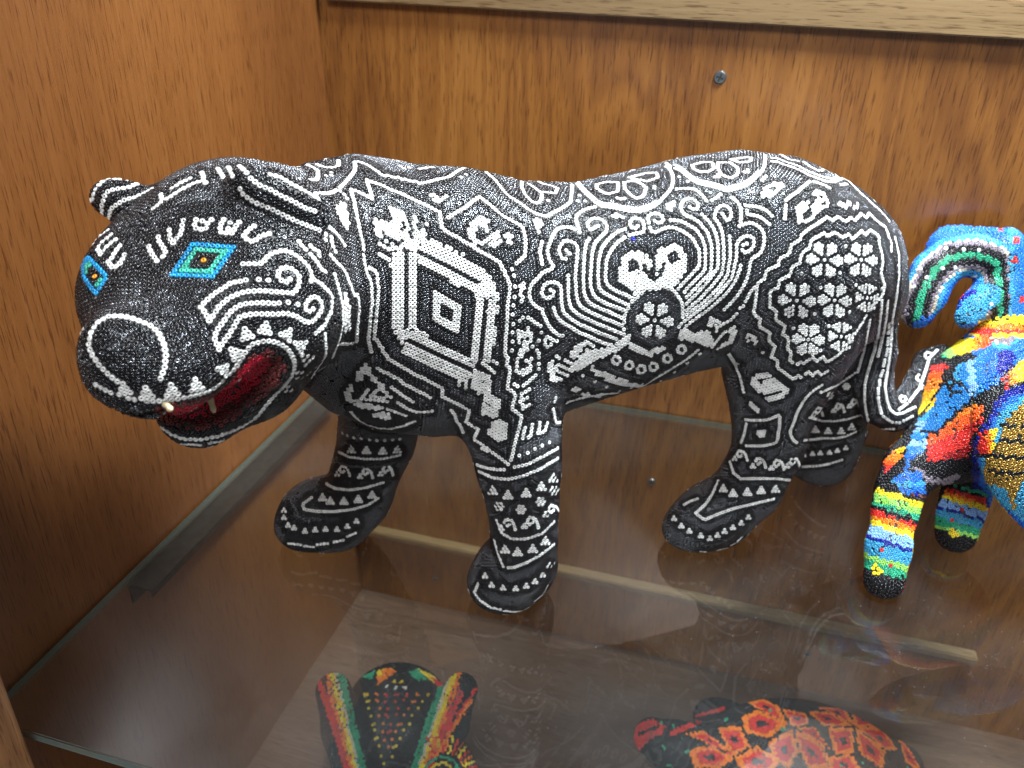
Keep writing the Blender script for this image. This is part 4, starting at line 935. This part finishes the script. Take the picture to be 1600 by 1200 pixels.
bands(P_('1455,880 1462,800 1484,756 1540,770 1545,880'), [(740, 'g'), (762, 'K'), (766, 'r'), (773, 'o'), (778, 'Y'), (786, 'l'), (798, 'n'), (803, 'c'), (816, 'g'), (828, 'e'), (834, 'K')], .30, 1495)
for q in (circ(1370, 891, 9, 8), circ(1490, 834, 8, 8)): cc.fill(q, 'Y')
for x, y in P_('1401,797 1398,830 1378,858 1392,882 1496,778 1505,798 1490,812'): cc.fill(circ(x, y, 3, 6), 'r')
def cr_back(P):
    t = (P[:, 2] * 1000 / 4.5).astype(int) % 9
    return np.array([CI[c] for c in 'KrooYecbn'], np.uint8)[t]
CP = .0020
cpts, cq = CR.polygons(-.0002)
P, Nn, code, px, seen = bead_coat(CR, cpts, cq, CP, cc, [], [], cr_back, patch=.010, relax=16)
fig = empty('beaded_animal', (.125, .395, 0), 'rainbow beaded animal with a blue hooked horn standing behind the jaguar\'s tail', 'figurine')
def split_beads(root, F_, P, Nn, code, pitch, names, solid):
    b = quad_mesh('body', *solid, WAX); adopt(b, root)
    labs = sorted(set(l for l, f in F_.prims)); d = np.full((len(labs), len(P)), 9.0)
    for l, f in F_.prims:
        i = labs.index(l); d[i] = np.minimum(d[i], f(P.astype(np.float32)))
    lab = np.array(labs)[d.argmin(0)]; g = bead_group(pitch)
    for l in labs:
        k = lab == l
        if k.any(): adopt(bead_object(names.get(l, l), P[k], Nn[k], code[k], pitch, g, None), root)
split_beads(fig, CR, P, Nn, code, CP, {'body': 'body_beads', 'leg_a': 'leg', 'leg_b': 'leg'}, (cpts, cq))
print('rainbow animal', len(P), round(time.time() - T0, 1))
# ------------------------------------------------------------------ two figurines on the floor below, seen through the glass
OW = Field((-.27, .20, ZF - .003), (-.06, .47, -.09), .0018)
def oe(x, y, d, *a, **k): pell(OW, x, y, d, *a, **k)
oe(622, 1105, .590, 78, 66, 60)
oe(612, 1150, .560, 80, 80, 60)
oe(640, 1230, .550, 110, 80, 90)
OW.chain([pd(562, 1215, 36, .530), pd(540, 1140, 33, .530), pd(521, 1080, 26, .530)], k=.006, label='ear_a')
OW.chain([pd(662, 1195, 36, .530), pd(698, 1130, 31, .530), pd(721, 1077, 24, .530)], k=.006, label='ear_b')
b0 = onZ(640, 1290, ZF)
OW.cone(at(625, 1180, .575), b0 + np.array([0, .03, .012]), .036, .034, k=.02, label='body')
OW.a = np.maximum(OW.a, (ZF + .0004 - (OW.lo[2] + OW.vox * np.arange(OW.n[2], dtype=np.float32)))[None, None, :])
co = Canvas('K', 400, 960, 450, 300)
for x0, x1, xs in ((535, 572, -1), (694, 640, 1)):
    for off, c in ((44, 'r'), (36, 'r'), (28, 'o'), (19, 'Y'), (10, 'w'), (4, 'g')):
        sgn = xs; co.stroke([(x0 + sgn * off * .9, 1048), (x1 + sgn * off * .55, 1215)], 5.2, c)
co.fill(P_('722,1045 745,1050 742,1078 728,1092 716,1074'), 'K'); co.stroke(P_('742,1078 690,1160'), 3, 'r'); co.stroke(P_('736,1094 680,1180'), 3, 'o'); co.fill(P_('497,1058 512,1054 512,1086'), 'd')
for row, (y, xa, xb, n) in enumerate([(1086, 572, 668, 7), (1096, 574, 660, 7), (1107, 576, 652, 6), (1118, 578, 646, 6), (1131, 582, 638, 5), (1143, 585, 632, 5), (1155, 588, 626, 4), (1168, 592, 618, 3), (1182, 597, 612, 2), (1194, 600, 602, 1)]):
    for i in range(n):
        x = xa + (xb - xa) * (i / max(n - 1, 1)); edge = min(i, n - 1 - i)
        co.fill(circ(x, y, 3.1, 6), 'Yor'[min(edge, 2)])
for x, y in P_('605,1073 618,1076 632,1075'): co.fill(circ(x, y, 3, 6), 'W')
for x, y in P_('616,1066 627,1067'): co.fill(circ(x, y, 2.6, 6), 'Y')
co.fill(P_('590,1048 612,1044 620,1050 590,1072'), 'o'); co.fill(P_('588,1050 600,1045 594,1060'), 'Y'); co.fill(P_('566,1058 586,1048 582,1064'), 'g'); co.fill(P_('636,1050 654,1046 666,1062 650,1064'), 'g'); co.fill(P_('652,1046 676,1056 690,1070 674,1066'), 'Y'); co.fill(P_('672,1058 694,1070 684,1074'), 'r')
for r, c in ((66, 'r'), (58, 'Y'), (50, 'K'), (44, 'g'), (34, 'K'), (28, 'Y'), (24, 'K')): pass
for k in range(26):
    a = R_(200 + k * 8); co.stroke([(690 + 36 * math.cos(a), 1215 + 42 * math.sin(a)), (690 + 58 * math.cos(a), 1215 + 66 * math.sin(a))], 1.8, 'roY'[k % 3]) if 690 + 40 * math.cos(a) > 672 else None
ck = np.mgrid[960:1260, 400:850]
m2 = (((ck[1] - 690) / 30.0) ** 2 + ((ck[0] - 1215) / 36.0) ** 2); 
sel = (ck[1] > 664) & (m2 < 1.0); co.a[sel & (m2 > .72)] = CI['g']; co.a[sel & (m2 > .35) & (m2 < .5)] = CI['Y']
OP = .0019
opts, oq = OW.polygons(-.0002)
P, Nn, code, px, seen = bead_coat(OW, opts, oq, OP, co, [], [], lambda P: np.full(len(P), CI['K'], np.uint8), patch=.012)
owl = empty('beaded_mask_animal', tuple(b0), 'black beaded figurine with rainbow-striped pointed ears standing below the glass shelf', 'figurine')
split_beads(owl, OW, P, Nn, code, OP, {'body': 'body_beads', 'ear_a': 'ear', 'ear_b': 'ear'}, (opts, oq))
tz = np.array([.112, .418, ZF])
TU = Field((-.03, .33, ZF - .003), (.215, .52, -.14), .0018)
TU.ell(tz + Z3 * .020, (.080, .060, .055), k=.008, label='shell')
TU.chain([(onZ(1120, 1200, -.205), .022), (onZ(1062, 1172, -.197), .016), (onZ(1020, 1152, -.190), .0125)], k=.012, label='head')
for dx, dy in ((-.062, -.048), (.062, -.048), (-.06, .05), (.06, .05)):
    TU.ell(tz + np.array([dx, dy, .012]), (.022, .016, .013), k=.008, label='foot')
TU.a = np.maximum(TU.a, (ZF + .0004 - (TU.lo[2] + TU.vox * np.arange(TU.n[2], dtype=np.float32)))[None, None, :])
ct = Canvas('K', 950, 1040, 560, 260)
PET = ['1162,1122 1184,1111 1228,1131 1202,1152 1167,1144', '1171,1100 1189,1093 1215,1104 1226,1128 1186,1108', '1224,1109 1259,1117 1263,1131 1239,1135', '1202,1161 1237,1144 1246,1174 1232,1198 1211,1187', '1243,1142 1285,1166 1298,1200 1263,1200 1250,1170', '1246,1139 1272,1137 1294,1168', '1263,1113 1294,1114 1329,1133 1289,1135', '1276,1106 1320,1109 1331,1131 1296,1113', '1331,1113 1359,1122 1372,1135 1337,1135', '1294,1139 1331,1139 1333,1174 1307,1179', '1337,1139 1381,1174 1377,1198 1346,1179', '1340,1137 1377,1139 1399,1170 1384,1172', '1075,1148 1101,1144 1141,1174 1119,1168', '1123,1139 1154,1137 1171,1166 1145,1181', '1079,1174 1110,1166 1145,1185 1123,1198 1088,1198', '1152,1185 1184,1168 1215,1187 1206,1205 1162,1205', '1403,1152 1425,1179 1438,1205 1416,1192', '1296,1184 1330,1182 1345,1205 1300,1210']
for q in PET:
    p = P_(q); ct.fill(scale(p, 1.10), 'o'); ct.fill(scale(p, .76), 'r'); ct.fill(scale(p, .30), 'K')
ct.fill(P_('986,1152 998,1132 1018,1124 1040,1134 1036,1146 1012,1158 992,1182'), 'r'); ct.stroke(P_('1000,1146 1030,1134'), 2.5, 'K'); ct.stroke(P_('1050,1146 1092,1128'), 4, 'r'); ct.stroke(P_('1090,1118 1130,1108'), 2.5, 'r')
for i in range(46):
    x, y = 1000 + rng.random() * 420, 1100 + rng.random() * 110
    if ct.look(np.array([[x, y]]))[0] == CI['K']: ct.fill(circ(x, y, 3, 6), 'g' if i % 3 else 'r')
TP = .0018
tpts, tq = TU.polygons(-.0002)
P, Nn, code, px, seen = bead_coat(TU, tpts, tq, TP, ct, [], [], lambda P: np.full(len(P), CI['K'], np.uint8), patch=.012)
tur = empty('beaded_turtle', tuple(tz), 'black beaded turtle with orange and red petals on its shell, below the glass shelf', 'figurine')
split_beads(tur, TU, P, Nn, code, TP, {'foot': 'feet'}, (tpts, tq))
# ------------------------------------------------------------------ canine teeth of the jaguar
IVORY = plain('yellowed_ivory', (.62, .50, .30), .4)
def tooth(x0, y0, x1, y1, d, r):
    a = at(x0, y0, d); b = at(x1, y1, d - .001); bm = bmesh.new(); ax = Vector(b - a); L_ = ax.length
    prof = [(0, .55), (.12, 1.0), (.35, .8), (.6, .62), (.8, .75), (1.0, .35)]; rings = []
    q = ax.to_track_quat('Z', 'Y')
    for t, k in prof:
        rings.append([bm.verts.new(Vector(a) + q @ Vector((r * k * math.cos(i * PI / 5), r * k * math.sin(i * PI / 5), t * L_))) for i in range(10)])
    for u, v in zip(rings[:-1], rings[1:]):
        for i in range(10): bm.faces.new((u[i], u[(i + 1) % 10], v[(i + 1) % 10], v[i]))
    bm.faces.new(rings[0][::-1]); bm.faces.new(rings[-1])
    for f in bm.faces: f.smooth = True
    me = bpy.data.meshes.new('tooth'); bm.to_mesh(me); bm.free(); me.materials.append(IVORY)
    o = bpy.data.objects.new('tooth', me); COL.objects.link(o); adopt(o, jag)
tm = J.trace([(330, 632), (262, 636)])
for (x0, y0, x1, y1), p in zip(((326, 616, 335, 645), (257, 628, 268, 642)), tm):
    d = float((p - CAM) @ RC[2]) if np.isfinite(p).all() else .255
    tooth(x0, y0, x1, y1, d - .0015, .0014)
print('all built', round(time.time() - T0, 1))
